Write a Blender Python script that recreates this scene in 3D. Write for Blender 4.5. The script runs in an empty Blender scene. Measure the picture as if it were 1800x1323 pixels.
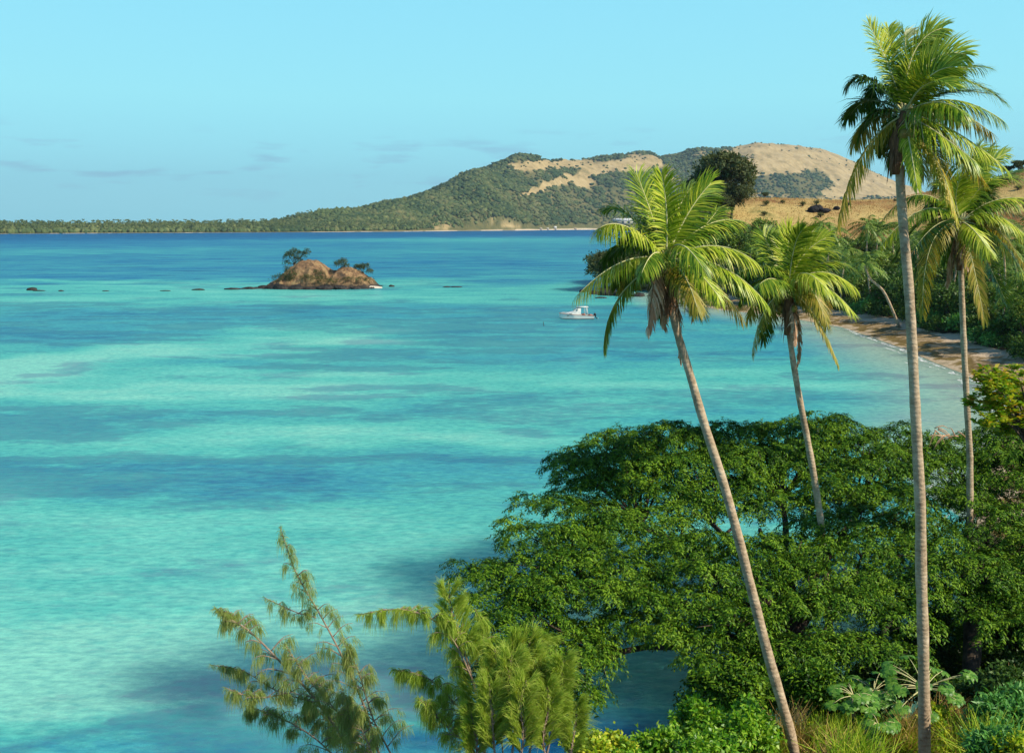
import bpy, math, random
import numpy as np
from mathutils import Vector
C = bpy.context.scene
COL = C.collection
random.seed(7); rng = np.random.default_rng(7)

# ------------------------------------------------------------------ camera
HC = 16.0; F = 1750.0; CX, CY, HOR = 900.0, 661.5, 396.0
TH = math.atan((CY - HOR) / F)
cd = bpy.data.cameras.new('camera'); cam = bpy.data.objects.new('camera', cd); COL.objects.link(cam)
cam.location = (0, 0, HC); cam.rotation_euler = (math.pi/2 - TH, 0, 0)
cd.sensor_width = 36; cd.lens = F / 1800 * 36; cd.clip_start = 0.1; cd.clip_end = 40000
C.camera = cam

# ------------------------------------------------------------------ light
SUN_EL, SUN_AZ = math.radians(41), math.radians(120)      # azimuth clockwise from +Y (view direction)
sv = Vector((math.sin(SUN_AZ)*math.cos(SUN_EL), math.cos(SUN_AZ)*math.cos(SUN_EL), math.sin(SUN_EL)))
sl = bpy.data.lights.new('sun', 'SUN'); so = bpy.data.objects.new('sun', sl); COL.objects.link(so)
sl.energy = 5.0; sl.angle = math.radians(0.5); sl.color = (1.0, 0.90, 0.72)
so.rotation_euler = sv.to_track_quat('Z', 'Y').to_euler(); so.location = (60, -60, 80)
W = bpy.data.worlds.new('World'); C.world = W; W.use_nodes = True
nt = W.node_tree; nt.nodes.clear()
def N(nt, t, **k):
    n = nt.nodes.new(t)
    for a, b in k.items():
        if a.startswith('i_'):
            n.inputs[a[2:].replace('_', ' ')].default_value = b
        else: setattr(n, a, b)
    return n
sky = N(nt, 'ShaderNodeTexSky', sky_type='NISHITA', sun_disc=False, sun_elevation=SUN_EL, sun_rotation=SUN_AZ)
sky.air_density = 1.0; sky.dust_density = 0.6; sky.ozone_density = 1.5
tc = N(nt, 'ShaderNodeTexCoord'); sep = N(nt, 'ShaderNodeSeparateXYZ')
nt.links.new(tc.outputs['Generated'], sep.inputs[0])
# clear tropical air: pale cyan grading of the sky dome by elevation
ramp = N(nt, 'ShaderNodeValToRGB'); nt.links.new(sep.outputs['Z'], ramp.inputs[0])
e = ramp.color_ramp.elements
e[0].position = 0.0; e[0].color = (0.30, 0.84, 1.02, 1)
e[1].position = 1.0; e[1].color = (0.035, 0.13, 0.36, 1)
for p, c in ((0.05, (0.31, 0.86, 1.03, 1)), (0.12, (0.35, 0.94, 1.07, 1)), (0.22, (0.31, 0.87, 1.08, 1)), (0.32, (0.13, 0.38, 0.62, 1)), (0.45, (0.06, 0.19, 0.42, 1))):
    x = e.new(p); x.color = c
mp = N(nt, 'ShaderNodeMapping'); mp.inputs['Scale'].default_value = (9, 9, 55)
nt.links.new(tc.outputs['Generated'], mp.inputs[0])
nz = N(nt, 'ShaderNodeTexNoise', i_Scale=1.6, i_Detail=4.0); nt.links.new(mp.outputs[0], nz.inputs['Vector'])
cr = N(nt, 'ShaderNodeMapRange'); cr.inputs[1].default_value = .56; cr.inputs[2].default_value = .72
nt.links.new(nz.outputs[0], cr.inputs[0])
bandr = N(nt, 'ShaderNodeValToRGB'); nt.links.new(sep.outputs['Z'], bandr.inputs[0])
b = bandr.color_ramp.elements; b[0].position = .012; b[0].color = (0, 0, 0, 1); b[1].position = .10; b[1].color = (0, 0, 0, 1)
x = b.new(.045); x.color = (1, 1, 1, 1); x = b.new(.075); x.color = (.8, .8, .8, 1)
cm = N(nt, 'ShaderNodeMath', operation='MULTIPLY'); nt.links.new(cr.outputs[0], cm.inputs[0]); nt.links.new(bandr.outputs[0], cm.inputs[1])
cm2 = N(nt, 'ShaderNodeMath', operation='MULTIPLY'); cm2.inputs[1].default_value = .55; nt.links.new(cm.outputs[0], cm2.inputs[0])
cmix = N(nt, 'ShaderNodeMixRGB'); cmix.inputs[2].default_value = (.235, .49, .74, 1)
nt.links.new(cm2.outputs[0], cmix.inputs[0]); nt.links.new(ramp.outputs[0], cmix.inputs[1])
sc10 = N(nt, 'ShaderNodeVectorMath', operation='SCALE'); sc10.inputs['Scale'].default_value = 9.2
nt.links.new(cmix.outputs[0], sc10.inputs[0])
smix = N(nt, 'ShaderNodeMixRGB'); smix.inputs[0].default_value = .85
nt.links.new(sky.outputs[0], smix.inputs[1]); nt.links.new(sc10.outputs[0], smix.inputs[2])
bg = N(nt, 'ShaderNodeBackground', i_Strength=0.1); out = N(nt, 'ShaderNodeOutputWorld')
nt.links.new(smix.outputs[0], bg.inputs[0]); nt.links.new(bg.outputs[0], out.inputs[0])
C.view_settings.view_transform = 'Standard'; C.view_settings.look = 'None'
C.view_settings.exposure = 0.14; C.view_settings.gamma = 1.0
C.cycles.max_bounces = 6; C.cycles.diffuse_bounces = 1; C.cycles.transparent_max_bounces = 12
C.cycles.volume_bounces = 0; HAZE = 5.4e-5

# ------------------------------------------------------------------ geometry helpers
FW = np.array([0, math.cos(TH), -math.sin(TH)]); UP = np.array([0, math.sin(TH), math.cos(TH)]); RT = np.array([1., 0, 0])
def ray(px, py): return FW + RT*((px-CX)/F) + UP*((CY-py)/F)
def at(px, py, Y):
    d = ray(px, py); return np.array([0, 0, HC]) + d*(Y/d[1])
def atz(px, py, z=0.0):
    d = ray(px, py); return np.array([0, 0, HC]) + d*((z-HC)/d[2])
def nrm(v):
    v = np.asarray(v, float); return v/np.maximum(np.linalg.norm(v, axis=-1, keepdims=True), 1e-9)

class MB:
    def __init__(s): s.v = []; s.q = []; s.t = []; s.n = 0
    def add(s, v, q=None, t=None):
        v = np.asarray(v, float).reshape(-1, 3)
        if q is not None and len(q): s.q.append(np.asarray(q, np.int64).reshape(-1, 4) + s.n)
        if t is not None and len(t): s.t.append(np.asarray(t, np.int64).reshape(-1, 3) + s.n)
        s.v.append(v); s.n += len(v)
    def mesh(s, name, mat, smooth=False):
        v = np.concatenate(s.v) if s.v else np.zeros((0, 3))
        q = np.concatenate(s.q) if s.q else np.zeros((0, 4), int)
        t = np.concatenate(s.t) if s.t else np.zeros((0, 3), int)
        me = bpy.data.meshes.new(name)
        me.vertices.add(len(v)); me.vertices.foreach_set('co', v.astype(np.float32).ravel())
        me.loops.add(q.size + t.size); me.loops.foreach_set('vertex_index', np.concatenate([q.ravel(), t.ravel()]).astype(np.int32))
        me.polygons.add(len(q)+len(t))
        ls = np.concatenate([np.arange(len(q))*4, len(q)*4 + np.arange(len(t))*3]).astype(np.int32)
        me.polygons.foreach_set('loop_start', ls)
        if smooth: me.polygons.foreach_set('use_smooth', np.ones(len(q)+len(t), bool))
        me.update(calc_edges=True); me.validate()
        for m in (mat if isinstance(mat, (list, tuple)) else [mat]): me.materials.append(m)
        return me
    def obj(s, name, mat, parent=None, smooth=False):
        o = bpy.data.objects.new(name, s.mesh(name, mat, smooth)); COL.objects.link(o)
        if parent is not None: o.parent = parent
        return o
def shift(mb, c):
    mb.v = [v - np.asarray(c) for v in mb.v]; return mb
def tag(o, label=None, cat=None, group=None, kind=None):
    if label: o['label'] = label
    if cat: o['category'] = cat
    if group: o['group'] = group
    if kind: o['kind'] = kind
    return o
def thing(name, label, cat, loc=(0, 0, 0), group=None):
    o = bpy.data.objects.new(name, None); COL.objects.link(o); o.location = tuple(loc); o.empty_display_size = .3
    return tag(o, label, cat, group)
def copy_thing(r, loc, rz=0, s=1.0, label=None, group=None):
    c = r.copy(); COL.objects.link(c); c.location = tuple(loc); c.rotation_euler = (0, 0, rz); c.scale = (s, s, s)
    if label: c['label'] = label
    if group: c['group'] = group
    for ch in r.children:
        k = ch.copy(); COL.objects.link(k); k.parent = c
        for g in ch.children:
            d = g.copy(); COL.objects.link(d); d.parent = k
    return c

def tube(mb, pts, rad, n=8, cap=True):
    P = np.asarray(pts, float); m = len(P); R = np.broadcast_to(np.asarray(rad, float), (m,))
    T = nrm(np.gradient(P, axis=0))
    a = np.array([0, 0, 1.]) if abs(T[0][2]) < .9 else np.array([1., 0, 0])
    u = nrm(np.cross(T[0], a)); V = []
    ang = np.arange(n)/n*2*math.pi
    for i in range(m):
        u = nrm(u - T[i]*np.dot(u, T[i])); w = np.cross(T[i], u)
        V.append(P[i] + R[i]*(np.cos(ang)[:, None]*u + np.sin(ang)[:, None]*w))
    V = np.concatenate(V); k = np.arange(n); Q = []
    for i in range(m-1):
        Q.append(np.stack([i*n+k, i*n+(k+1) % n, (i+1)*n+(k+1) % n, (i+1)*n+k], 1))
    t = None
    if cap:
        V = np.vstack([V, P[:1], P[-1:]]); c0, c1 = m*n, m*n+1
        t = np.concatenate([np.stack([np.full(n, c0), (k+1) % n, k], 1), np.stack([np.full(n, c1), (m-1)*n+k, (m-1)*n+(k+1) % n], 1)])
    mb.add(V, np.concatenate(Q), t)
def box(mb, c, s, top=1.0):
    c = np.asarray(c, float); h = np.asarray(s, float)/2
    v = np.array([[-1, -1, -1], [1, -1, -1], [1, 1, -1], [-1, 1, -1], [-top, -top, 1], [top, -top, 1], [top, top, 1], [-top, top, 1]])*h + c
    mb.add(v, [[0, 3, 2, 1], [4, 5, 6, 7], [0, 1, 5, 4], [1, 2, 6, 5], [2, 3, 7, 6], [3, 0, 4, 7]])
def smooth_path(pts, n):
    P = np.asarray(pts, float); m = len(P)
    s = np.linspace(0, m-1, n); out = np.zeros((n, P.shape[1]))
    Pe = np.vstack([2*P[0]-P[1], P, 2*P[-1]-P[-2]])
    for j, x in enumerate(s):
        i = min(int(x), m-2); f = x-i; a, b, c, d = Pe[i], Pe[i+1], Pe[i+2], Pe[i+3]
        out[j] = .5*((2*b) + (c-a)*f + (2*a-5*b+4*c-d)*f*f + (3*b-a-3*c+d)*f**3)
    return out
def leaves(mb, P, D, Nn, L, Wd, fold=.25):
    """diamond leaves: base P, direction D, normal Nn, lengths L, widths Wd"""
    D = nrm(D); S = nrm(np.cross(D, Nn)); Nn = np.cross(S, D)
    L = np.broadcast_to(np.asarray(L, float), (len(P),))[:, None]; Wd = np.broadcast_to(np.asarray(Wd, float), (len(P),))[:, None]
    mid = P + D*L*.45
    v = np.stack([P, mid - S*Wd*.5 + Nn*Wd*fold, P + D*L - Nn*L*.12, mid + S*Wd*.5 + Nn*Wd*fold], 1).reshape(-1, 3)
    q = (np.arange(len(P))*4)[:, None] + np.arange(4)
    mb.add(v, q)
def rvec(n): return nrm(rng.normal(size=(n, 3)))
# cheap value noise
_perm = rng.random((256, 256))
def vnoise(x, y):
    xi = np.floor(x).astype(int); yi = np.floor(y).astype(int); fx = x-xi; fy = y-yi
    fx = fx*fx*(3-2*fx); fy = fy*fy*(3-2*fy); g = lambda a, b: _perm[a & 255, b & 255]
    return (g(xi, yi)*(1-fx)+g(xi+1, yi)*fx)*(1-fy) + (g(xi, yi+1)*(1-fx)+g(xi+1, yi+1)*fx)*fy
def fbm(x, y, o=4):
    s = 0; a = .5
    for i in range(o): s = s + a*vnoise(x*2**i + 17*i, y*2**i + 31*i); a *= .5
    return s/(1-.5**o)
def sst(a, b, x):
    t = np.clip((x-a)/(b-a), 0, 1); return t*t*(3-2*t)

# ------------------------------------------------------------------ materials
def newmat(name):
    m = bpy.data.materials.new(name); m.use_nodes = True; t = m.node_tree; t.nodes.clear()
    o = N(t, 'ShaderNodeOutputMaterial'); p = N(t, 'ShaderNodeBsdfPrincipled'); t.links.new(p.outputs[0], o.inputs[0])
    return m, t, p, o
def ramp2(t, src, stops):
    r = N(t, 'ShaderNodeValToRGB'); t.links.new(src, r.inputs[0]); e = r.color_ramp.elements
    while len(e) > 1: e.remove(e[-1])
    e[0].position = stops[0][0]; e[0].color = (*stops[0][1], 1)
    for p, c in stops[1:]: k = e.new(p); k.color = (*c, 1)
    return r.outputs[0]
def leafmat(name, stops, trans=.3, rough=.45, spec=.35, nscale=.5, tcol=None, rw=.55):
    m, t, p, o = newmat(name)
    g = N(t, 'ShaderNodeNewGeometry'); nz = N(t, 'ShaderNodeTexNoise', i_Scale=nscale, i_Detail=2.0)
    tcn = N(t, 'ShaderNodeTexCoord'); t.links.new(tcn.outputs['Object'], nz.inputs['Vector'])
    a = N(t, 'ShaderNodeMath', operation='MULTIPLY_ADD'); a.inputs[1].default_value = rw
    t.links.new(g.outputs['Random Per Island'], a.inputs[0])
    b = N(t, 'ShaderNodeMath', operation='MULTIPLY'); b.inputs[1].default_value = 1.05-rw; t.links.new(nz.outputs[0], b.inputs[0]); t.links.new(b.outputs[0], a.inputs[2])
    c = ramp2(t, a.outputs[0], stops)
    t.links.new(c, p.inputs['Base Color']); p.inputs['Roughness'].default_value = rough; p.inputs['Specular IOR Level'].default_value = spec
    tr = N(t, 'ShaderNodeBsdfTranslucent'); gm = N(t, 'ShaderNodeMixRGB', blend_type='MULTIPLY'); gm.inputs[0].default_value = 1
    gm.inputs[2].default_value = (*(tcol or (1.5, 1.35, .6)), 1); t.links.new(c, gm.inputs[1]); t.links.new(gm.outputs[0], tr.inputs[0])
    mx = N(t, 'ShaderNodeMixShader'); mx.inputs[0].default_value = trans
    t.links.new(p.outputs[0], mx.inputs[1]); t.links.new(tr.outputs[0], mx.inputs[2]); t.links.new(mx.outputs[0], o.inputs[0])
    return m
def noisemat(name, stops, scale=3., detail=6., rough=.9, bump=.3, bscale=None, spec=.2, stretch=(1, 1, 1), dist=.05, coords='Object'):
    m, t, p, o = newmat(name)
    tcn = N(t, 'ShaderNodeTexCoord'); mpn = N(t, 'ShaderNodeMapping'); mpn.inputs['Scale'].default_value = stretch
    t.links.new(tcn.outputs[coords], mpn.inputs[0])
    nz = N(t, 'ShaderNodeTexNoise', i_Scale=scale, i_Detail=detail, i_Roughness=.6); t.links.new(mpn.outputs[0], nz.inputs['Vector'])
    t.links.new(ramp2(t, nz.outputs[0], stops), p.inputs['Base Color'])
    nb = N(t, 'ShaderNodeTexNoise', i_Scale=bscale or scale*3, i_Detail=5.); t.links.new(mpn.outputs[0], nb.inputs['Vector'])
    bp = N(t, 'ShaderNodeBump', i_Strength=bump, i_Distance=dist); t.links.new(nb.outputs[0], bp.inputs['Height']); t.links.new(bp.outputs[0], p.inputs['Normal'])
    p.inputs['Roughness'].default_value = rough; p.inputs['Specular IOR Level'].default_value = spec
    return m
def plain(name, col, rough=.5, spec=.4, metal=0):
    m, t, p, o = newmat(name); p.inputs['Roughness'].default_value = rough; p.inputs['Specular IOR Level'].default_value = spec; p.inputs['Metallic'].default_value = metal
    nz = N(t, 'ShaderNodeTexNoise', i_Scale=6., i_Detail=3.)
    c = np.array(col); t.links.new(ramp2(t, nz.outputs[0], [(.3, tuple(c*.85)), (.7, tuple(np.minimum(c*1.08, 1)))]), p.inputs['Base Color'])
    return m
M = {}
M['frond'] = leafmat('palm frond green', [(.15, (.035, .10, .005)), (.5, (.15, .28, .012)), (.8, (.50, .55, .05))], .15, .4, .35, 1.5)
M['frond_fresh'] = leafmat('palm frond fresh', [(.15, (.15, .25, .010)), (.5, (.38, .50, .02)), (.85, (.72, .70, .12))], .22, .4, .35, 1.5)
M['frond_dark'] = leafmat('palm frond deep green', [(.1, (.02, .06, .008)), (.5, (.055, .13, .012)), (.85, (.16, .26, .02))], .16, .4, .35, 1.5)  # deep green; on rear fronds it also paints shade inside the crown
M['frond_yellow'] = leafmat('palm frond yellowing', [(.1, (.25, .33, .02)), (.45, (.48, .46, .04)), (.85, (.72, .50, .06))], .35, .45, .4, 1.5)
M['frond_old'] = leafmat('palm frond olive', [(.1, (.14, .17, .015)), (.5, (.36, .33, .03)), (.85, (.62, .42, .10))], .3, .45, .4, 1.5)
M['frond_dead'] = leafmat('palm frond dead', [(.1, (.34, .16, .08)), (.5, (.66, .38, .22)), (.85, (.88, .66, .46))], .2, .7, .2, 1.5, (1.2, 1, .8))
M['grove'] = leafmat('grove palm leaf', [(.1, (.05, .12, .02)), (.5, (.13, .24, .03)), (.85, (.34, .42, .07))], .25, .45, .35, .2)
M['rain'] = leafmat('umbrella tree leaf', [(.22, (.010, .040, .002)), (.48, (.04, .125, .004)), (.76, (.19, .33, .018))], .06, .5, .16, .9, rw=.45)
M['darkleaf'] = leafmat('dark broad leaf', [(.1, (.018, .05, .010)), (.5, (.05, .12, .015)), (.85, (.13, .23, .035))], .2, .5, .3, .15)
M['scrub'] = leafmat('scrub leaf', [(.1, (.035, .055, .022)), (.5, (.07, .10, .035)), (.85, (.15, .17, .065))], .2, .6, .2, .3)
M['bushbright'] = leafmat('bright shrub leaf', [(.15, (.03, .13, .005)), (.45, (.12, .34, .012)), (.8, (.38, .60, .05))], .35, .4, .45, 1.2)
M['bushlime'] = leafmat('lime vine leaf', [(.15, (.07, .20, .008)), (.45, (.28, .46, .015)), (.8, (.66, .66, .05))], .35, .45, .4, 1.2)
M['bushblue'] = leafmat('cool green shrub leaf', [(.1, (.04, .17, .03)), (.5, (.10, .32, .06)), (.85, (.22, .48, .12))], .3, .45, .4, 1.2)
M['almond'] = leafmat('almond leaf', [(.05, (.05, .16, .008)), (.4, (.15, .32, .012)), (.66, (.50, .56, .04)), (.9, (.55, .16, .03))], .35, .45, .4, 1.2)
M['papaya'] = leafmat('papaya leaf', [(.1, (.04, .15, .02)), (.5, (.10, .28, .03)), (.85, (.26, .46, .07))], .3, .42, .4, .8)
M['needle'] = leafmat('ironwood needles', [(.1, (.13, .26, .02)), (.5, (.34, .50, .05)), (.85, (.60, .66, .15))], .35, .6, .2, 1.0)
M['needle_dry'] = leafmat('ironwood needles olive', [(.1, (.17, .27, .06)), (.5, (.31, .42, .10)), (.85, (.52, .54, .22))], .35, .6, .2, 1.0)
M['grass'] = leafmat('dry grass blade', [(.1, (.34, .20, .05)), (.5, (.55, .38, .12)), (.85, (.72, .55, .22))], .3, .7, .2, .6, (1.1, 1, .8))
M['bark'] = noisemat('grey brown bark', [(.3, (.03, .024, .018)), (.7, (.12, .09, .065))], 4, bump=.6)
M['twig'] = noisemat('ironwood bark', [(.3, (.22, .15, .10)), (.7, (.45, .34, .25))], 9, bump=.4)
M['petiole'] = noisemat('pale leaf stalk', [(.3, (.5, .5, .2)), (.7, (.75, .68, .38))], 9, bump=.1)
M['fibre'] = noisemat('palm fibre', [(.3, (.10, .05, .03)), (.7, (.38, .20, .10))], 12, bump=.8, stretch=(1, 1, .2))
M['coconut'] = noisemat('coconut husk', [(.3, (.16, .10, .03)), (.7, (.38, .30, .06))], 6, rough=.5, bump=.2)
M['rock'] = noisemat('dark shore rock', [(.3, (.012, .011, .012)), (.55, (.04, .036, .034)), (.8, (.11, .10, .09))], 1.2, bump=1., bscale=3, dist=.3)
M['rockblack'] = noisemat('black boulder', [(.3, (.008, .008, .010)), (.8, (.035, .033, .036))], 1.2, bump=1., bscale=2, dist=.3)
def trunkmat():
    m, t, p, o = newmat('palm trunk bark')
    tcn = N(t, 'ShaderNodeTexCoord')
    nz = N(t, 'ShaderNodeTexNoise', i_Scale=3.2, i_Detail=9., i_Roughness=.72); t.links.new(tcn.outputs['Object'], nz.inputs['Vector'])
    wv = N(t, 'ShaderNodeTexWave', wave_type='BANDS', bands_direction='Z', i_Scale=2.6, i_Distortion=5., i_Detail=3.)
    wv.inputs['Detail Scale'].default_value = 2.5
    t.links.new(tcn.outputs['Object'], wv.inputs['Vector'])
    c1 = ramp2(t, nz.outputs[0], [(.32, (.20, .14, .095)), (.44, (.42, .31, .20)), (.58, (.56, .43, .29)), (.72, (.70, .58, .43))])
    c2 = ramp2(t, wv.outputs[0], [(0, (.72, .69, .66)), (.13, (1, 1, 1)), (1, (1, 1, 1))])
    ns = N(t, 'ShaderNodeTexNoise', i_Scale=.9, i_Detail=6., i_Roughness=.7); t.links.new(tcn.outputs['Object'], ns.inputs['Vector'])
    cs = ramp2(t, ns.outputs[0], [(.36, (.55, .50, .46)), (.47, (1, 1, 1)), (.6, (1, 1, 1)), (.68, (.80, .86, .80))])
    mz = N(t, 'ShaderNodeMixRGB', blend_type='MULTIPLY'); mz.inputs[0].default_value = .8; t.links.new(c1, mz.inputs[1]); t.links.new(cs, mz.inputs[2]); c1 = mz.outputs[0]
    mx = N(t, 'ShaderNodeMixRGB', blend_type='MULTIPLY'); mx.inputs[0].default_value = .5
    t.links.new(c1, mx.inputs[1]); t.links.new(c2, mx.inputs[2]); t.links.new(mx.outputs[0], p.inputs['Base Color'])
    b1 = N(t, 'ShaderNodeBump', i_Strength=.3, i_Distance=.02); t.links.new(wv.outputs[0], b1.inputs['Height'])
    n2 = N(t, 'ShaderNodeTexNoise', i_Scale=18., i_Detail=4.); t.links.new(tcn.outputs['Object'], n2.inputs['Vector'])
    b2 = N(t, 'ShaderNodeBump', i_Strength=.5, i_Distance=.02); t.links.new(n2.outputs[0], b2.inputs['Height']); t.links.new(b1.outputs[0], b2.inputs['Normal'])
    t.links.new(b2.outputs[0], p.inputs['Normal']); p.inputs['Roughness'].default_value = .85; p.inputs['Specular IOR Level'].default_value = .2
    return m
M['trunk'] = trunkmat()

# ------------------------------------------------------------------ near land
shore_px = [(1760, 690), (1690, 655), (1640, 636), (1590, 613), (1530, 592), (1480, 575), (1400, 561), (1330, 551), (1262, 544), (1215, 534), (1185, 524)]
shore = [(-400, -40), (-60, 6), (-30, 15), (-12, 20.5), (0, 23.5), (4, 26.6), (8, 28.8), (13, 30.5), (17.5, 37), (24, 50), (33, 67), (43, 84)]
shore += [tuple(atz(*p)[:2]) for p in shore_px] + [(35, 247), (29, 250), (24.5, 249), (21, 252), (24, 262), (36, 285), (60, 330), (140, 385), (330, 430), (520, 300), (520, -120), (-400, -120)]
SH = np.array(shore)
def sdist(x, y):
    """signed distance inland (positive on land)"""
    x = np.asarray(x, float); y = np.asarray(y, float); d = np.full(x.shape, 1e9); ins = np.zeros(x.shape, bool)
    for i in range(len(SH)):
        a = SH[i]; b = SH[(i+1) % len(SH)]; e = b-a
        t = np.clip(((x-a[0])*e[0]+(y-a[1])*e[1])/(e@e), 0, 1)
        d = np.minimum(d, np.hypot(x-a[0]-t*e[0], y-a[1]-t*e[1]))
        c = ((a[1] > y) != (b[1] > y)); 
        with np.errstate(divide='ignore', invalid='ignore'):
            xx = (b[0]-a[0])*(y-a[1])/(b[1]-a[1] if b[1] != a[1] else 1e-9)+a[0]
        ins ^= c & (x < xx)
    return np.where(ins, d, -d)
def ridge_z(x):
    # ridge height of the headland against world x at Y = 300
    px = [(900, 470), (1000, 440), (1040, 430), (1090, 405), (1150, 372), (1215, 352), (1330, 349), (1400, 351), (1480, 354), (1560, 352), (1640, 334), (1700, 322), (1760, 309), (1800, 296), (1900, 270), (2100, 240)]
    xs = [(p[0]-900)/1750*300 for p in px]; zs = [16+300*(396-p[1])/1750 for p in px]
    return np.interp(x, xs, zs)
def height(x, y, d=None):
    x = np.asarray(x, float); y = np.asarray(y, float)
    if d is None: d = sdist(x, y)
    n = fbm(x*.12, y*.12)-.5; n2 = fbm(x*.03+5, y*.03)-.5
    h = np.where(d < 0, d*.12, np.minimum(d, 10)*.13 + np.clip(d-10, 0, 60)*.045)
    h = h + sst(8, 22, d)*n*1.6
    r = np.hypot(x, y+3); h = h + 11.5*np.clip(1-r/24, 0, 1)**1.25*sst(0, 3, d)
    t = np.clip((y-195)/(300-195), 0, 1); s = t*t*(3-2*t)
    s = s*(1-.8*sst(305, 400, y))
    hill = ridge_z(x*300/np.maximum(y, 150))*s*sst(0, 16, d)
    hill = hill*(1 + .10*n2*sst(0, 1, 1-t)) + n*1.2*s*sst(10, 20, d)*(1-sst(270, 300, y)*.7)
    return np.where(d > 0, np.maximum(h, hill + .0), h)
def gz(x, y): return float(height(np.array([x]), np.array([y]))[0])
def build_land():
    xs = np.concatenate([np.arange(-60, -20, 3), np.arange(-20, 110, 1.0), np.arange(110, 330, 3)])
    ys = np.concatenate([np.arange(-30, 10, 2), np.arange(10, 260, 1.0), np.arange(260, 432, 2.)])
    X, Y = np.meshgrid(xs, ys); D = sdist(X, Y); Z = height(X, Y, D)
    nx = len(xs); V = np.stack([X, Y, Z], -1).reshape(-1, 3); d = D.ravel()
    i, j = np.meshgrid(np.arange(len(ys)-1), np.arange(nx-1), indexing='ij'); a = (i*nx+j).ravel()
    q = np.stack([a, a+1, a+1+nx, a+nx], 1)
    dm = d[q].mean(1); ym = V[q][:, :, 1].mean(1); xm = V[q][:, :, 0].mean(1); zm = V[q][:, :, 2].mean(1)
    keep = dm > -8
    nsh = (vnoise(xm*.2, ym*.2)-.5)*3
    beach = keep & (dm < 9.5+nsh) & (ym > 42) & (xm > 24.5)
    hillm = keep & ~beach & (ym > 222+nsh*4) & (dm > 6)
    ground = keep & ~beach & ~hillm
    for nm, mk, mat in (('beach', beach, M_sand), ('headland_hill', hillm, M_drygrass), ('ground', ground, M_soil)):
        Q = q[mk]; u, inv = np.unique(Q.ravel(), return_inverse=True)
        mb = MB(); mb.add(V[u], inv.reshape(-1, 4)); o = mb.obj(nm, mat, smooth=True); tag(o, kind='structure')
def sandmat():
    m, t, p, o = newmat('beach sand')
    tcn = N(t, 'ShaderNodeTexCoord')
    sp = N(t, 'ShaderNodeSeparateXYZ'); t.links.new(tcn.outputs['Object'], sp.inputs[0])
    n0 = N(t, 'ShaderNodeTexNoise', i_Scale=.35, i_Detail=5.); t.links.new(tcn.outputs['Object'], n0.inputs['Vector'])
    a = N(t, 'ShaderNodeMath', operation='MULTIPLY_ADD'); a.inputs[1].default_value = 1.6; t.links.new(n0.outputs[0], a.inputs[0]); t.links.new(sp.outputs['Z'], a.inputs[2])
    mr = N(t, 'ShaderNodeMapRange'); mr.inputs[1].default_value = .7; mr.inputs[2].default_value = 2.2; t.links.new(a.outputs[0], mr.inputs[0])
    c = ramp2(t, mr.outputs[0], [(0, (.40, .32, .20)), (.12, (.58, .45, .30)), (.2, (.24, .17, .06)), (.34, (.17, .115, .04)), (.42, (.52, .38, .23)), (.47, (.26, .18, .08)), (.56, (.30, .21, .10)), (.62, (.56, .42, .27)), (.85, (.72, .55, .37)), (1, (.55, .42, .28))])
    n1 = N(t, 'ShaderNodeTexNoise', i_Scale=2.5, i_Detail=6., i_Roughness=.7); t.links.new(tcn.outputs['Object'], n1.inputs['Vector'])
    c2 = ramp2(t, n1.outputs[0], [(.3, (.72, .70, .68)), (.6, (1.05, 1.05, 1.05))])
    mx = N(t, 'ShaderNodeMixRGB', blend_type='MULTIPLY'); mx.inputs[0].default_value = 1; t.links.new(c, mx.inputs[1]); t.links.new(c2, mx.inputs[2])
    t.links.new(mx.outputs[0], p.inputs['Base Color']); p.inputs['Roughness'].default_value = .95; p.inputs['Specular IOR Level'].default_value = .1
    b = N(t, 'ShaderNodeBump', i_Strength=.6, i_Distance=.25); t.links.new(n1.outputs[0], b.inputs['Height']); t.links.new(b.outputs[0], p.inputs['Normal'])
    return m
def drymat():
    m, t, p, o = newmat('dry hill grass')
    tcn = N(t, 'ShaderNodeTexCoord')
    n0 = N(t, 'ShaderNodeTexNoise', i_Scale=.05, i_Detail=8., i_Roughness=.62); t.links.new(tcn.outputs['Object'], n0.inputs['Vector'])
    n1 = N(t, 'ShaderNodeTexNoise', i_Scale=.9, i_Detail=6., i_Roughness=.7); t.links.new(tcn.outputs['Object'], n1.inputs['Vector'])
    c = ramp2(t, n0.outputs[0], [(.34, (.24, .12, .05)), (.43, (.34, .20, .08)), (.5, (.46, .32, .13)), (.6, (.56, .42, .17)), (.68, (.26, .24, .09))])
    c2 = ramp2(t, n1.outputs[0], [(.3, (.62, .62, .58)), (.5, (.92, .92, .9)), (.7, (1.1, 1.08, 1.02))])
    mx = N(t, 'ShaderNodeMixRGB', blend_type='MULTIPLY'); mx.inputs[0].default_value = 1; t.links.new(c, mx.inputs[1]); t.links.new(c2, mx.inputs[2])
    t.links.new(mx.outputs[0], p.inputs['Base Color']); p.inputs['Roughness'].default_value = 1; p.inputs['Specular IOR Level'].default_value = .05
    b = N(t, 'ShaderNodeBump', i_Strength=.5, i_Distance=.4); t.links.new(n1.outputs[0], b.inputs['Height']); t.links.new(b.outputs[0], p.inputs['Normal'])
    return m
M_sand = sandmat(); M_drygrass = drymat()
M_soil = noisemat('leaf litter soil', [(.3, (.035, .028, .015)), (.55, (.08, .06, .03)), (.75, (.13, .12, .045))], .6, bump=.8, bscale=3, dist=.15)
build_land()

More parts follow.
